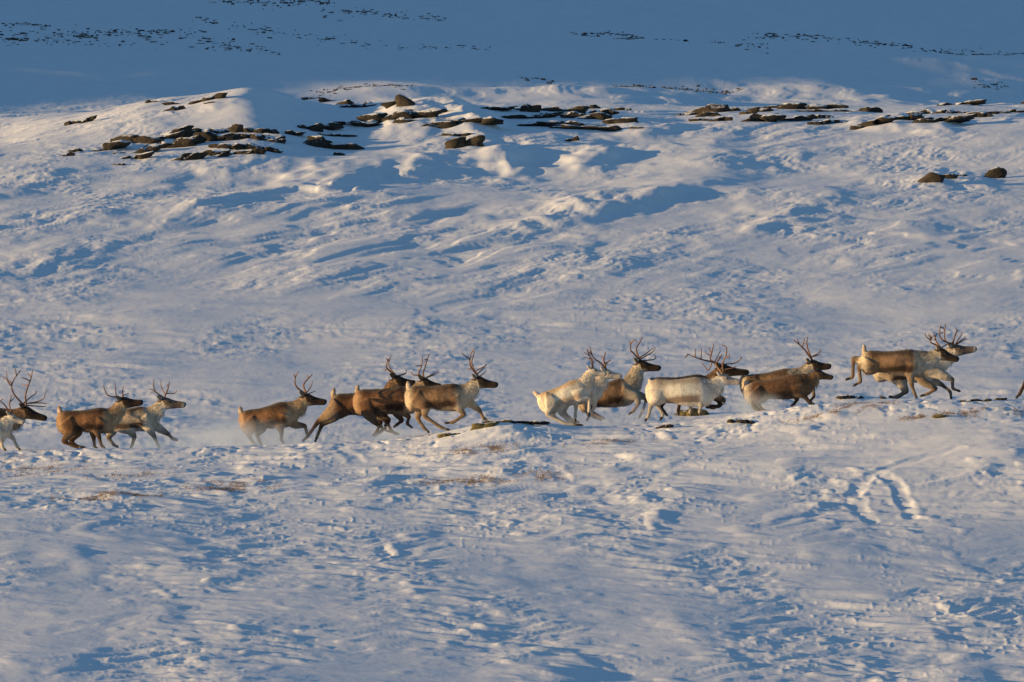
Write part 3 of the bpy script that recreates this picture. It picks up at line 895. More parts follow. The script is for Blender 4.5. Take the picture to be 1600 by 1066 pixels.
    mixin(sstep(.90, 1.06, tt_ + .05 * wob - .12 * (.3 - ss)) * sstep(.62, .45, ss), C[4])
    pa = np.array(parts)[near]; pt = kt[near]
    isneck = pa == 'neck'; ishead = pa == 'head'; istail = pa == 'tail'
    isleg = np.char.startswith(pa.astype(str), 'leg')
    # neck
    nd = np.array([(n3 - n1).x, 0, (n3 - n1).z]); nl = np.linalg.norm(nd); nd /= nl
    nt_ = (co - np.array(list(n1 - off))) @ nd / nl
    ndn = np.array([nd[2], 0, -nd[0]]); ndn = -ndn if ndn[2] > 0 else ndn
    ns = (co - np.array(list(n1 - off))) @ ndn
    mixin(isneck * sstep(.0, .35, nt_), C[4])
    mixin(isneck * sstep(.03, .12, ns + .03 * wob) * sstep(-.1, .2, nt_), C[5])
    mixin(isneck * sstep(-.04, -.12, ns + .02 * wob) * .75, C[0] * .6 + C[4] * .4)
    # head
    H0 = np.array(list(Hd - off)); hv = np.array([hdir.x, 0, hdir.z]); hw = np.array([hdn.x, 0, hdn.z])
    ht = (co - H0) @ hv / hl; hsn = (co - H0) @ hw / hs
    mixin(ishead * 1.0, C[8])
    mixin(ishead * sstep(.10, .17, hsn + .02 * wob) * sstep(.62, .35, ht), C[8] * .5 + C[4] * .5)
    mixin(ishead * sstep(.84, .92, ht), C[9])
    mixin(ishead * sstep(.95, 1.0, ht), (.02, .016, .014))
    # legs
    mixin(isleg * sstep(.22, .50, pt), C[7])
    lower = isleg * sstep(.62, .9, pt)
    mixin(lower * .45, C[7] * .5 + np.array(C[3]) * .5)
    mixin(istail * sstep(.0, .4, pt) * .9, np.array(C[6]) * .35 + np.array([.62, .52, .42]) * .65)
    mixin(istail * sstep(.55, .8, pt) * (wob > -.2) * .5, C[0])
    patch = perlin(co[:, 0] * 2.6 + 7 * rec['seed'], co[:, 2] * 3.2 + co[:, 1] * 2, 72)
    am = .45 if rec['coat'] in ('white', 'grey') else 1.0
    col *= (1 + am * (.22 * wob + .22 * wob2 + .22 * patch))[:, None]
    col = np.clip(col, .008, .85)
    root_o = bpy.data.objects.new("reindeer", None)
    root_o.empty_display_size = .3
    root_o.location = origin
    COL.objects.link(root_o)
    tag(root_o, rec['label'], "reindeer", "running reindeer herd")
    body = mesh_object("body", co, faces, COAT, root_o)
    ca = body.data.color_attributes.new("coat", 'FLOAT_COLOR', 'POINT')
    ca.data.foreach_set("color", np.concatenate([col, np.ones((nv, 1))], 1).astype(np.float32).ravel())
    # ---- shaggy winter coat: tufts laid back along the body, longest on the mane
    fn = np.cross(co[faces[:, 2]] - co[faces[:, 0]], co[faces[:, 3]] - co[faces[:, 1]])
    area = np.linalg.norm(fn, axis=1); fn /= np.maximum(area, 1e-9)[:, None]
    fc = co[faces].mean(1)
    g4 = girth[faces[:, 0]]
    pr = area * np.where(g4 < .06, .25, 1.0); pr /= pr.sum()
    nt2 = 5200
    pick = rs.choice(len(faces), nt2, p=pr)
    fpart = pa[faces[pick, 0]]
    ln_ = np.where(fpart == 'neck', .070, np.where(fpart == 'head', .016, np.where(np.char.startswith(fpart.astype(str), 'leg'), .022, .038)))
    ln_ = ln_ * rs.uniform(.6, 1.3, nt2)
    low_ = (fc[pick] - T0) @ dv / k
    ln_ = ln_ * (1 + .5 * (low_ > .46) * (fpart == 'trunk'))
    ln_ = ln_ * (1 + .9 * (fpart == 'neck') * sstep(.02, .10, ns[faces[pick, 0]]))
    flow = -ee * .55 + dv * .55
    flow = flow + rs.normal(size=(nt2, 3)) * .22
    nn = fn[pick]
    flow = flow - nn * (flow * nn).sum(1)[:, None]
    flow /= np.maximum(np.linalg.norm(flow, axis=1), 1e-6)[:, None]
    acr = np.cross(nn, flow)
    wd_ = rs.uniform(.006, .012, nt2)[:, None] * np.where(fpart == 'head', .6, 1.0)[:, None]
    P0 = fc[pick] - nn * .006
    lift = .45 if rec['coat'] in ('white', 'grey') else 1.0
    tipv = P0 + flow * ln_[:, None] + nn * (ln_ * rs.uniform(.22, .5, nt2) * np.where(fpart == 'neck', 1.0, lift))[:, None]
    Vf = np.stack([P0 - acr * wd_, P0 + acr * wd_, tipv], 1).reshape(-1, 3)
    Ff = np.arange(nt2 * 3).reshape(-1, 3)
    fur = mesh_object("fur", Vf, Ff, COAT, root_o)
    fur["kind"] = "stuff"
    fcol = col[faces[pick, 0]] * (rs.uniform(.9, 1.1, nt2) if rec['coat'] in ('white', 'grey') else rs.uniform(.75, 1.3, nt2))[:, None]
    fa = fur.data.color_attributes.new("coat", 'FLOAT_COLOR', 'POINT')
    fa.data.foreach_set("color", np.repeat(np.concatenate([np.clip(fcol, .006, .85), np.ones((nt2, 1))], 1), 3, 0).astype(np.float32).ravel())
    # ---- hooves: two toes each
    for past, toe in hooves:
        ax = (toe - past); ln = max(ax.length, .05); ax.normalize()
        V, F = [], []
        for sd in (-1, 1):
            base = len(V)
            for t, r in ((-.15, .020), (.35, .026), (.8, .025), (1.12, .010)):
                c_ = past + ax * (t * ln * .95) + Vector((0, sd * (.017 + .008 * t), 0)) - off
                up = ax.cross(Vector((0, 1, 0))).normalized()
                for q in range(7):
                    an = 2 * math.pi * q / 7
                    V.append(c_ + Vector((0, 1, 0)) * (math.cos(an) * r * .72) + up * (math.sin(an) * r))
            for i in range(3):
                for q in range(7):
                    a_ = base + i * 7 + q; b_ = base + i * 7 + (q + 1) % 7
                    F.append((a_, b_, b_ + 7, a_ + 7))
            F.append(tuple(base + q for q in range(7))[::-1]); F.append(tuple(base + 21 + q for q in range(7)))
        mesh_object("hoof", V, F, HOOF, root_o)
    # ---- ears and eyes
    for sd in (-1, 1):
        b0 = Hd + hdir * (.02 * hl) + hdn * (.045 * hs) + Vector((0, sd * .055 * hs, 0))
        tip = b0 - hdir * (.085 * hs) - hdn * (.03 * hs) + Vector((0, sd * .095 * hs, .0))
        V, F = [], []
        ax = (tip - b0); n_ = 6
        fl = ax.cross(Vector((0, 0, 1))).normalized(); wd = ax.cross(fl).normalized()
        for i, (t, w, th) in enumerate(((0, .022, .018), (.25, .036, .018), (.55, .034, .013), (.85, .018, .009), (1.0, .004, .004))):
            c_ = b0 + ax * t - off
            for q in range(n_):
                an = 2 * math.pi * q / n_
                V.append(c_ + wd * (math.cos(an) * w * hs) + fl * (math.sin(an) * th * hs))
        for i in range(4):
            for q in range(n_):
                a_ = i * n_ + q; b_ = i * n_ + (q + 1) % n_
                F.append((a_, b_, b_ + n_, a_ + n_))
        F.append(tuple(range(n_))[::-1]); F.append(tuple(4 * n_ + q for q in range(n_)))
        eo = mesh_object("ear", V, F, COAT, root_o)
        ec = eo.data.color_attributes.new("coat", 'FLOAT_COLOR', 'POINT')
        cc = np.array(C[8]) * .55 + np.array(C[4]) * .45
        ec.data.foreach_set("color", np.tile(np.append(cc, 1), (len(V), 1)).astype(np.float32).ravel())
        ep = Hd + hdir * (.36 * hl) + hdn * (.055 * hs) + Vector((0, sd * .066 * hs + yaw * .36, 0)) - off
        V, F = [], []
        for i in range(1, 5):
            for q in range(8):
                th = math.pi * i / 5; ph = 2 * math.pi * q / 8
                V.append(ep + Vector((math.sin(th) * math.cos(ph), math.sin(th) * math.sin(ph), math.cos(th))) * (.019 * hs))
        for i in range(3):
            for q in range(8):
                a_ = i * 8 + q; b_ = i * 8 + (q + 1) % 8
                F.append((a_, a_ + 8, b_ + 8, b_))
        F.append(tuple(range(8))); F.append(tuple(24 + q for q in range(8))[::-1])
        mesh_object("eye", V, F, EYE, root_o)
    # ---- antlers
    zf = rec.get('az', rec['zf'])
    for ai, ant in enumerate(rec.get('antlers', [])):
        sd = -1 if ai == 0 else 1
        base0 = Hd + hdir * (.12 * hl) + hdn * (.015 * hs) + Vector((0, sd * .035, 0))
        b2 = Vector((base0.x, 0, base0.z))
        paths = []
        for pi, tr in enumerate(ant):
            pts = []
            for q, p in enumerate(tr):
                w = W3(p, 0, zf)
                dist = math.hypot(w.x - b2.x, w.z - b2.z)
                w.y = Y0 + sd * (.035 + .30 * min(1.0, dist / .55) ** .8) + (sd * .05 * q if pi and q else 0) * (1 if pi % 2 else -1)
                pts.append(w)
            if pi == 0:
                pts[0] = base0.copy()
                r0, r1 = .0225, .0095
            else:
                r0, r1 = .0155, .0070
            if rec.get('thin'): r0 *= .85; r1 *= .85
            # tines start on the beam: snap the first point to the closest beam point
            if pi:
                bb = min(beam, key=lambda g: (g.x - pts[0].x) ** 2 + (g.z - pts[0].z) ** 2)
                pts[0] = bb.copy()
            else:
                beam = []
                for a_, b_ in zip(pts[:-1], pts[1:]):
                    beam += [a_.lerp(b_, s / 6) for s in range(6)]
                beam.append(pts[-1])
            paths.append(([p_ - off for p_ in pts], r0, r1))
        V, F = tube_mesh(paths)
        mesh_object("antler", V, F, ANTLER, root_o)
    return root_o

def gen_legs(q):
    return q

HERD = [
 dict(seed=1, zf='A', y=2.7, coat='dark', bulk=1.1, label="dark brown reindeer with the tallest antlers, its body cut off by the left edge",
  T=(-700, 540), W=(-40, 500), H=(285, 478), N=(565, 622),
  legs=[[(-40, 780), (30, 870), (-40, 930), (-90, 975)], [(-20, 780), (-60, 880), (-90, 950), (-60, 985)], [(-600, 800), (-640, 900), (-600, 960), (-570, 990)], [(-560, 800), (-590, 900), (-550, 960), (-520, 990)]],
  antlers=[[[(300, 440), (210, 400), (165, 330), (150, 260), (175, 190), (215, 130), (260, 70)], [(150, 260), (105, 200), (95, 85)], [(120, 220), (75, 165), (25, 150)], [(210, 140), (195, 50)], [(330, 430), (370, 385), (420, 355), (445, 320)]],
           [[(310, 430), (295, 370), (325, 250), (355, 160), (375, 55)], [(352, 140), (310, 90)], [(335, 195), (290, 160), (248, 150)], [(320, 255), (285, 240), (245, 240)], [(350, 450), (430, 440), (500, 410), (525, 370), (548, 290)], [(400, 455), (480, 450), (545, 465)], [(440, 462), (490, 495), (540, 495)]]]),
 dict(seed=2, zf='A', y=1.4, coat='white', label="whitish reindeer at the left edge, its head against the dark bull's throat",
  T=(-690, 680), W=(-90, 620), H=(120, 570), N=(298, 672), thin=1,
  legs=[[(-20, 790), (15, 870), (30, 950), (75, 995)], [(60, 800), (150, 860), (200, 940), (240, 990)], [(-560, 860), (-600, 930), (-560, 970), (-530, 1000)], [(-520, 860), (-550, 930), (-500, 970), (-470, 1000)]],
  antlers=[[[(110, 560), (60, 480), (20, 440), (48, 405)], [(20, 440), (5, 425)]], [[(125, 560), (105, 470), (120, 400), (118, 350)], [(110, 440), (140, 410), (160, 380)]]]),
 dict(seed=3, zf='Q1', y=1.4, coat='brown', label="brown reindeer with small antlers running in front of the pale-necked one",
  T=(505, 440), W=(870, 408), H=(1003, 318), N=(1192, 352), tail=(484, 382),
  legs=[[(800, 590), (828, 650), (848, 708), (872, 728)], [(770, 600), (778, 660), (786, 710), (806, 730)], [(600, 590), (530, 688), (628, 715), (700, 724)], [(650, 600), (585, 680), (640, 712), (712, 722)]],
  antlers=[[[(985, 315), (920, 318), (885, 285), (868, 226)], [(975, 312), (966, 260), (965, 205)]], [[(1005, 305), (1016, 275), (1026, 235)], [(1030, 306), (1068, 288)]]], thin=1),
 dict(seed=4, zf='Q1', y=2.5, coat='pale', label="grey reindeer with a cream neck and open mouth behind a brown one",
  T=(850, 440), W=(1195, 398), H=(1345, 318), N=(1550, 372),
  legs=[[(1250, 590), (1288, 650), (1322, 710), (1346, 738)], [(1320, 580), (1400, 625), (1436, 648), (1482, 664)], [(1080, 590), (1122, 650), (1104, 700), (1092, 722)], [(930, 600), (900, 655), (945, 700), (985, 718)]],
  antlers=[[[(1330, 292), (1290, 268), (1287, 178)], [(1290, 262), (1245, 258)], [(1300, 270), (1255, 285)]], [[(1375, 290), (1396, 250), (1405, 190)], [(1400, 245), (1385, 215)], [(1395, 292), (1450, 290), (1470, 265)], [(1355, 290), (1338, 235), (1334, 180)]]], thin=1),
 dict(seed=5, zf='Q2', y=1.6, coat='brown', label="brown reindeer with buff neck, its legs half hidden in kicked-up snow",
  T=(175, 660), W=(600, 555), H=(800, 470), N=(1028, 548), tail=(150, 592),
  legs=[[(560, 810), (575, 870), (572, 915), (595, 948)], [(700, 790), (806, 792), (826, 848), (832, 885)], [(300, 810), (245, 880), (280, 930), (325, 965)], [(380, 810), (330, 880), (350, 930), (375, 965)]],
  antlers=[[[(800, 455), (740, 430), (712, 380), (716, 320), (747, 262)], [(715, 325), (703, 288)]], [[(830, 450), (793, 412), (800, 370), (840, 325), (877, 284)], [(836, 327), (824, 288)], [(858, 460), (865, 410), (881, 352)], [(880, 466), (912, 450)]]]),
 dict(seed=6, zf='C', y=3.3, coat='dark', label="dark reindeer stretching both hind legs back, its front hidden behind another",
  T=(405, 512), W=(890, 445), H=(1039, 302), N=(1262, 372), tail=(416, 415),
  legs=[[(850, 700), (900, 800), (860, 870), (815, 915)], [(880, 700), (960, 790), (1010, 860), (1060, 900)], [(360, 720), (245, 790), (135, 925), (82, 974)], [(420, 730), (285, 812), (232, 930), (214, 974)]],
  az='D', antlers=[[[(200, 325), (130, 280), (100, 245), (112, 185), (155, 115)], [(118, 180), (98, 148)], [(105, 260), (75, 285)]], [[(215, 325), (170, 295), (138, 255), (120, 195), (135, 150)], [(270, 345), (305, 310), (314, 260)], [(280, 340), (318, 300)]]]),
 dict(seed=7, zf='Q3', y=2.4, coat='brown', label="reddish brown reindeer, the middle of three close together",
  T=(115, 490), W=(580, 448), H=(738, 362), N=(925, 440), tail=(118, 422),
  legs=[[(520, 690), (612, 740), (592, 790), (645, 832)], [(470, 690), (545, 775), (490, 800), (462, 822)], [(215, 720), (300, 810), (400, 855), (515, 890)], [(290, 710), (420, 770), (345, 860), (272, 910)]],
  az='D', antlers=[[[(510, 355), (465, 330), (460, 290), (490, 230), (498, 130)], [(490, 233), (420, 230)], [(465, 330), (400, 330), (368, 290)]], [[(530, 350), (505, 310), (530, 220), (570, 88)], [(535, 185), (505, 182)], [(548, 150), (520, 145)], [(570, 355), (610, 315), (636, 294)], [(590, 355), (650, 310), (672, 268)]]]),
 dict(seed=8, zf='Q3', y=1.4, coat='tan', label="tan reindeer with a pale neck stepping onto the mossy rock",
  T=(612, 455), W=(1065, 424), H=(1258, 348), N=(1470, 425), tail=(590, 385),
  legs=[[(1075, 640), (1142, 722), (1035, 778), (950, 785)], [(1210, 620), (1290, 680), (1326, 735), (1368, 756)], [(775, 640), (758, 735), (915, 825), (1005, 854)], [(715, 650), (692, 752), (752, 828), (806, 876)]],
  antlers=[[[(1280, 330), (1215, 285), (1195, 230), (1205, 150), (1242, 92)], [(1195, 205), (1150, 168), (1118, 138)], [(1215, 290), (1170, 292)]], [[(1290, 325), (1228, 280), (1212, 220), (1226, 160), (1240, 110)], [(1290, 320), (1325, 275), (1352, 235)], [(1330, 265), (1360, 245)], [(1325, 345), (1350, 308)]]]),
 dict(seed=9, zf='E', y=1.35, coat='white', label="cream white reindeer crouched at the front of the white pair",
  T=(165, 655), W=(600, 470), H=(785, 322), N=(978, 398), tail=(72, 618),
  legs=[[(640, 700), (768, 690), (766, 815), (754, 890)], [(590, 700), (612, 790), (600, 895), (604, 962)], [(340, 730), (262, 890), (480, 978), (690, 1000)], [(390, 760), (320, 890), (430, 955), (560, 985)]],
  antlers=[[[(830, 305), (790, 250), (762, 190), (735, 125)], [(770, 200), (705, 165)], [(780, 240), (695, 215)]], [[(845, 305), (810, 260), (790, 215)]]], thin=1),
 dict(seed=10, zf='E', y=2.25, coat='white', label="white reindeer of the pair whose muzzle reaches further right",
  T=(320, 630), W=(760, 470), H=(948, 345), N=(1160, 428),
  legs=[[(820, 690), (830, 790), (795, 850), (760, 890)], [(780, 700), (735, 815), (765, 895), (738, 935)], [(430, 750), (420, 870), (520, 945), (610, 970)], [(480, 750), (460, 860), (560, 930), (650, 960)]],
  antlers=[[[(970, 318), (900, 288), (830, 240), (785, 175), (770, 92)], [(795, 185), (748, 155), (738, 118)], [(800, 195), (785, 140)]], [[(965, 310), (940, 250), (950, 200), (960, 148)], [(940, 235), (908, 203)], [(985, 305), (1000, 260), (1014, 232)], [(1000, 265), (1022, 250)]]]),
 dict(seed=11, zf='F', y=3.2, coat='tan', label="brown reindeer with head held high, right behind the white pair",
  T=(-270, 640), W=(230, 520), H=(420, 302), N=(685, 388), bulk=1.06,
  legs=[[(400, 730), (428, 800), (368, 870), (308, 915)], [(440, 720), (522, 735), (480, 850), (430, 950)], [(-170, 820), (-120, 900), (-40, 930), (40, 965)], [(-200, 820), (-160, 900), (-90, 935), (0, 970)]],
  antlers=[[[(440, 268), (370, 245), (332, 205), (330, 150), (318, 88)], [(336, 140), (375, 88), (405, 130)]], [[(450, 258), (405, 225), (405, 165), (440, 110), (470, 42)], [(480, 275), (520, 230), (560, 200)], [(510, 282), (560, 235), (605, 200), (615, 165)], [(590, 212), (600, 170)], [(540, 290), (610, 300), (605, 235)]]]),
 dict(seed=12, zf='Q5', y=1.4, coat='grey', label="pale grey reindeer whose legs pass behind the mossy tussock",
  T=(172, 392), W=(545, 372), H=(692, 342), N=(838, 398), tail=(148, 410),
  legs=[[(530, 530), (545, 575), (530, 610), (540, 634)], [(460, 540), (470, 580), (462, 612), (472, 636)], [(215, 520), (172, 580), (155, 645), (128, 682)], [(250, 520), (222, 572), (266, 630), (242, 672)]],
  az='G', antlers=[[[(610, 385), (562, 330), (580, 270), (610, 200), (605, 110), (550, 82)], [(598, 235), (640, 245), (642, 190)], [(600, 380), (680, 375), (740, 350)]], [[(570, 380), (490, 335), (500, 285), (545, 230), (560, 190)], [(520, 255), (540, 210)]]]),
 dict(seed=13, zf='G', y=2.5, coat='dark', bulk=1.05, label="nearly black bull with wide spreading antlers behind the pale grey reindeer",
  T=(-330, 495), W=(300, 448), H=(520, 312), N=(905, 405),
  legs=[[(470, 720), (588, 780), (520, 838), (325, 802)], [(490, 740), (560, 815), (450, 850), (350, 838)], [(-140, 740), (20, 800), (-5, 885), (0, 950)], [(-180, 740), (-230, 850), (-180, 905), (-140, 945)]],
  antlers=[[[(520, 320), (430, 295), (300, 270), (210, 240), (118, 200)], [(290, 265), (290, 120)], [(215, 242), (213, 130)], [(120, 202), (72, 258)], [(440, 300), (380, 405), (330, 345), (285, 300)]], [[(520, 310), (418, 265), (430, 180), (458, 52)], [(430, 180), (385, 92)], [(418, 200), (340, 165)], [(470, 290), (500, 230), (545, 140)], [(560, 310), (700, 310), (770, 280), (812, 240), (790, 230)]]]),
 dict(seed=14, zf='Q5', y=2.6, coat='tan', label="antlered reindeer partly hidden by the reddish calf on its near side",
  T=(855, 365), W=(1190, 305), H=(1345, 242), N=(1502, 282), bulk=.86,
  legs=[[(1260, 470), (1366, 440), (1372, 500), (1345, 530)], [(1250, 480), (1300, 510), (1340, 540), (1368, 556)], [(930, 500), (905, 545), (935, 585), (965, 605)], [(960, 500), (930, 550), (960, 590), (990, 605)]],
  antlers=[[[(1370, 222), (1310, 185), (1270, 145), (1216, 103)], [(1285, 160), (1302, 82)], [(1265, 140), (1245, 92)]], [[(1376, 218), (1332, 170), (1324, 120), (1330, 76)], [(1328, 140), (1308, 120)], [(1385, 220), (1415, 192), (1421, 163)], [(1405, 205), (1430, 203)]]]),
 dict(seed=15, zf='Q5', y=1.5, coat='calf', label="reddish calf without antlers running under the antlered reindeer's chin",
  T=(880, 412), W=(1255, 345), H=(1395, 312), N=(1518, 368), tail=(868, 395), bulk=.80,
  legs=[[(1250, 490), (1308, 515), (1348, 543), (1372, 556)], [(1230, 490), (1252, 530), (1228, 552), (1212, 562)], [(960, 510), (925, 555), (940, 585), (975, 602)], [(1010, 510), (965, 555), (985, 585), (1020, 600)]]),
 dict(seed=16, zf='Q6', y=1.4, coat='tan', air=1, label="leaping tan reindeer with both hind legs kicked back off the snow",
  T=(275, 312), W=(685, 298), H=(900, 278), N=(1062, 372), tail=(258, 240), bulk=.93,
  legs=[[(650, 520), (662, 600), (688, 672), (702, 702)], [(760, 570), (872, 625), (800, 668), (735, 688)], [(300, 430), (222, 440), (238, 570), (172, 606)], [(285, 410), (180, 370), (175, 530), (112, 552)]],
  az='K', antlers=[[[(370, 352), (310, 335), (258, 312), (255, 280), (290, 228)], [(256, 287), (205, 250), (178, 203)], [(268, 265), (232, 195)], [(262, 275), (215, 215)]], [[(400, 348), (335, 300), (318, 240), (298, 185)], [(320, 240), (345, 190)], [(330, 280), (300, 260)], [(410, 345), (470, 322), (525, 300)]]]),
 dict(seed=17, zf='K', y=2.5, coat='pale', label="reindeer leading on the right, nose lifted level, chest dark and shaded",
  T=(-380, 480), W=(190, 445), H=(510, 328), N=(808, 362),
  legs=[[(440, 715), (515, 740), (520, 828), (612, 862)], [(300, 760), (400, 800), (498, 860), (510, 955)], [(-110, 762), (-40, 890), (-165, 930), (-242, 922)], [(-90, 762), (-20, 880), (-130, 930), (-210, 930)]],
  antlers=[[[(530, 302), (430, 300), (380, 270), (355, 200), (372, 98)], [(358, 192), (402, 192)], [(364, 128), (412, 142)], [(530, 300), (540, 230), (562, 163), (542, 152)], [(560, 165), (578, 158)]], [[(540, 300), (445, 292), (432, 200), (446, 78)], [(436, 150), (418, 140)], [(585, 300), (620, 230), (645, 168)], [(600, 302), (640, 270), (680, 246), (678, 223)], [(670, 250), (698, 256)]]]),
 dict(seed=18, zf='Q6', y=1.6, coat='dark', label="reindeer leaving at the right edge, only a dark hind leg in view",
  T=(1740, 320), W=(2140, 305), H=(2310, 220), N=(2490, 290), tail=(1720, 262),
  legs=[[(2080, 520), (2140, 590), (2100, 650), (2060, 660)], [(2140, 520), (2230, 560), (2280, 620), (2330, 650)], [(1730, 480), (1620, 540), (1562, 655), (1528, 692)], [(1790, 500), (1740, 590), (1720, 650), (1690, 690)]],
  antlers=[[[(2320, 200), (2260, 160), (2240, 100), (2280, 40)], [(2245, 120), (2215, 90)]], [[(2330, 200), (2280, 150), (2275, 90), (2310, 30)], [(2340, 200), (2390, 165)]]]),
]
for rec in HERD:
    make_reindeer(rec)
# ------------------------------------------------------------------ withered grass pushing through the snow
GRASS = plain_material("withered_grass", (.16, .10, .06), (.34, .22, .13), 9, .9)
PATCHES = [
    (25, 705, 60, 4, 420, "withered grass poking through the snow under the left edge pair"),
    (75, 733, 75, 9, 300, "sparse brown grass in the snow below the brown reindeer at left"),
    (165, 781, 70, 5, 620, "dense brown grass streak in the snow at lower left"),
    (355, 764, 66, 7, 620, "brown grass streak below the reindeer in the snow cloud"),
    (205, 746, 70, 6, 200, "thin brown grass above the dense lower left streak"),
    (750, 706, 46, 7, 480, "brown grass patch below the lit snow mound"),
    (735, 753, 92, 7, 680, "long brown grass streak at the centre of the foreground"),
    (850, 745, 40, 10, 160, "sparse grass around the scuffed snow right of centre"),
    (965, 694, 70, 5, 220, "thin grass in the snow below the white pair"),
    (1205, 641, 50, 4, 460, "reddish grass patch below the calf"),
    (1345, 635, 45, 5, 420, "dark grass patch below the leaping reindeer"),
    (1280, 652, 50, 4, 200, "pale brown grass streak right of the low dark slab"),
    (1520, 649, 90, 5, 420, "brown grass along the crest at the right edge"),
    (660, 683, 40, 3, 200, "brown grass at the crest under the tan reindeer's hind hooves"),
    (1440, 655, 35, 3, 160, "small grass patch left of the mossy stone"),
]
_rs = np.random.RandomState(8)
for (u, v, hw, hv, n, lab) in PATCHES:
    n = int(n * 2.2)
    uu = u + np.clip(_rs.normal(size=n), -2.2, 2.2) * hw * .55
    vv = v + np.clip(_rs.normal(size=n), -2.2, 2.2) * hv * .55 - (uu - u) * .03
    D0 = D_of(v, u)
    # row offset to ground offset
    dDdv = (D_of(v - 4, u) - D_of(v + 4, u)) / 8.0
    D = D0 - (vv - v) * dDdv
    x = px(uu, D); y = D - CAMD
    keep = perlin(x * 2.2, y * 1.6, 95) > -.12
    x, y = x[keep], y[keep]
    z = snow(x, y)
    n2 = len(x)
    org = np.array([px(u, D0), D0 - CAMD, float(snow(np.array([px(u, D0)]), np.array([D0 - CAMD]))[0])])
    P = np.stack([x, y, z], 1) - org
    hgt = _rs.uniform(.008, .035, n2); lean = _rs.normal(size=(n2, 2)) * .07 + np.array([.06, 0]); wd = _rs.uniform(.003, .008, n2)
    side = _rs.uniform(-1, 1, n2) * .4
    a = P + np.stack([-wd, -wd * side, -.015 * np.ones(n2)], 1); b = P + np.stack([wd, wd * side, -.015 * np.ones(n2)], 1)
    mdl = P + np.stack([lean[:, 0] * .4, lean[:, 1] * .4, hgt * .65], 1)
    tip = P + np.stack([lean[:, 0], lean[:, 1], hgt], 1)
    m1 = mdl + np.stack([-wd * .7, 0 * wd, 0 * wd], 1); m2 = mdl + np.stack([wd * .7, 0 * wd, 0 * wd], 1)
    V = np.stack([a, b, m2, m1, tip], 1).reshape(-1, 3)
    i0 = np.arange(n2) * 5
    F = np.concatenate([np.stack([i0, i0 + 1, i0 + 2], 1), np.stack([i0, i0 + 2, i0 + 3], 1), np.stack([i0 + 3, i0 + 2, i0 + 4], 1)])
    o = mesh_object("withered_grass", V, F, GRASS, smooth=False)
    o.location = org
    tag(o, lab, "grass", "withered grass in the snow", "stuff")

# ------------------------------------------------------------------ powder snow thrown up by the hooves
def spray_material(density, seed):
    m = bpy.data.materials.new("snow_powder")
    m.use_nodes = True
    nt = m.node_tree; N, L = nt.nodes, nt.links
    for n in list(N): N.remove(n)
    out = N.new("ShaderNodeOutputMaterial")
    vol = N.new("ShaderNodeVolumePrincipled")
    vol.inputs["Color"].default_value = (.80, .90, 1.0, 1)  # bluish tint stands in for the herd's shade on the white powder
    vol.inputs["Anisotropy"].default_value = 0.0
    tc = N.new("ShaderNodeTexCoord")
    ln = N.new("ShaderNodeVectorMath"); ln.operation = 'LENGTH'
    L.new(tc.outputs["Object"], ln.inputs[0])
    fall = N.new("ShaderNodeMapRange"); fall.interpolation_type = 'SMOOTHSTEP'
    fall.inputs[1].default_value = 1.0; fall.inputs[2].default_value = .15
    L.new(ln.outputs["Value"], fall.inputs[0])
    geo = N.new("ShaderNodeNewGeometry")
    nz = N.new("ShaderNodeTexNoise"); nz.inputs["Scale"].default_value = 2.6; nz.inputs["Detail"].default_value = 3
    L.new(geo.outputs["Position"], nz.inputs["Vector"])
    mr = N.new("ShaderNodeMapRange"); mr.inputs[1].default_value = .36; mr.inputs[2].default_value = .66; mr.inputs[4].default_value = density
    L.new(nz.outputs["Fac"], mr.inputs[0])
    mu = N.new("ShaderNodeMath"); mu.operation = 'MULTIPLY'
    L.new(mr.outputs[0], mu.inputs[0]); L.new(fall.outputs[0], mu.inputs[1])
    L.new(mu.outputs[0], vol.inputs["Density"])
    L.new(vol.outputs[0], out.inputs["Volume"])
    return m

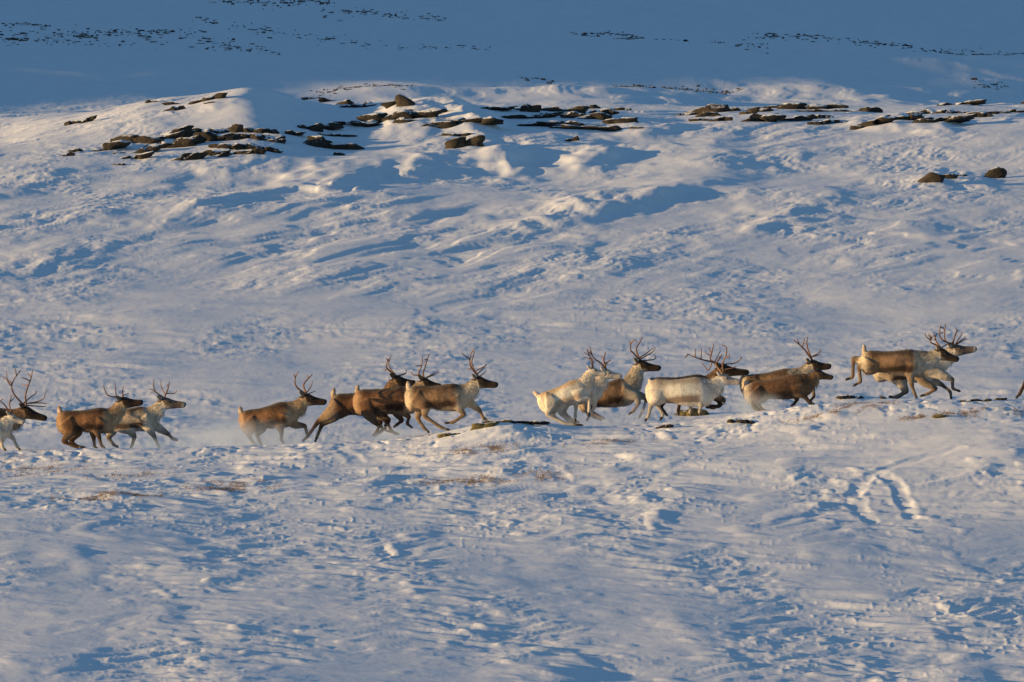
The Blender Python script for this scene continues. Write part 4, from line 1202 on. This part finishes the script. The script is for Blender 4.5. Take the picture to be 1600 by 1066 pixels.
for i, (u, v, hw, hh, hd, y, dens, lab) in enumerate([
    (385, 692, 150, 44, .8, 1.2, 2.2, "cloud of powder snow round the legs of the buff-necked brown reindeer"),
    (230, 698, 130, 20, .7, 1.5, 1.6, "thin powder snow low behind the crest under the grey reindeer"),
    (600, 688, 120, 26, .7, 1.6, 1.8, "thin powder snow blowing under the three close reindeer"),
    (945, 662, 90, 22, .6, 1.7, 2.0, "low powder snow beside the white pair's hooves"),
    (1003, 645, 28, 26, .5, 1.9, 3.0, "small puff of snow behind the pale grey reindeer's hind legs"),
    (1180, 632, 55, 26, .6, 1.2, 2.4, "powder snow thrown up round the calf's hind legs"),
]):
    D = CAMD + y
    z = z_of_row(v, D)
    o = mesh_object("snow_spray", ICO3[0], ICO3[1], spray_material(dens, i))
    o.location = (px(u, D), y, z)
    o.scale = (hw * D / FPX, hd, hh * D / FPX)
    tag(o, lab, "snow spray", "powder snow thrown up by the herd", "stuff")

# clods and grains flung up behind the hooves
for (u, v, hw, hh, y, n, lab) in [
    (350, 684, 70, 20, 1.3, 70, "snow grains flung up behind the buff-necked brown reindeer"),
    (570, 680, 80, 16, 1.6, 60, "snow grains flung up under the three close reindeer"),
    (985, 648, 40, 18, 1.8, 50, "snow grains flung up left of the pale grey reindeer"),
    (1165, 626, 40, 14, 1.3, 40, "snow grains flung up behind the calf"),
]:
    D = CAMD + y
    org = np.array([px(u, D), y, z_of_row(v, D)])
    VV, FF = [], []
    for i in range(n):
        c = np.array([_rs.normal() * hw * .5 * D / FPX, _rs.normal() * .25, abs(_rs.normal()) ** 1.3 * hh * .55 * D / FPX - hh * .4 * D / FPX])
        r = .004 + .009 * _rs.rand() ** 3
        VV.append(icosphere(0)[0] * r * _rs.uniform(.6, 1.4, (1, 3)) + c); FF.append(icosphere(0)[1] + 12 * i)
    o = mesh_object("snow_grains", np.concatenate(VV), np.concatenate(FF), SNOW)
    o.location = org
    tag(o, lab, "snow grains", "snow grains flung up by the herd", "stuff")
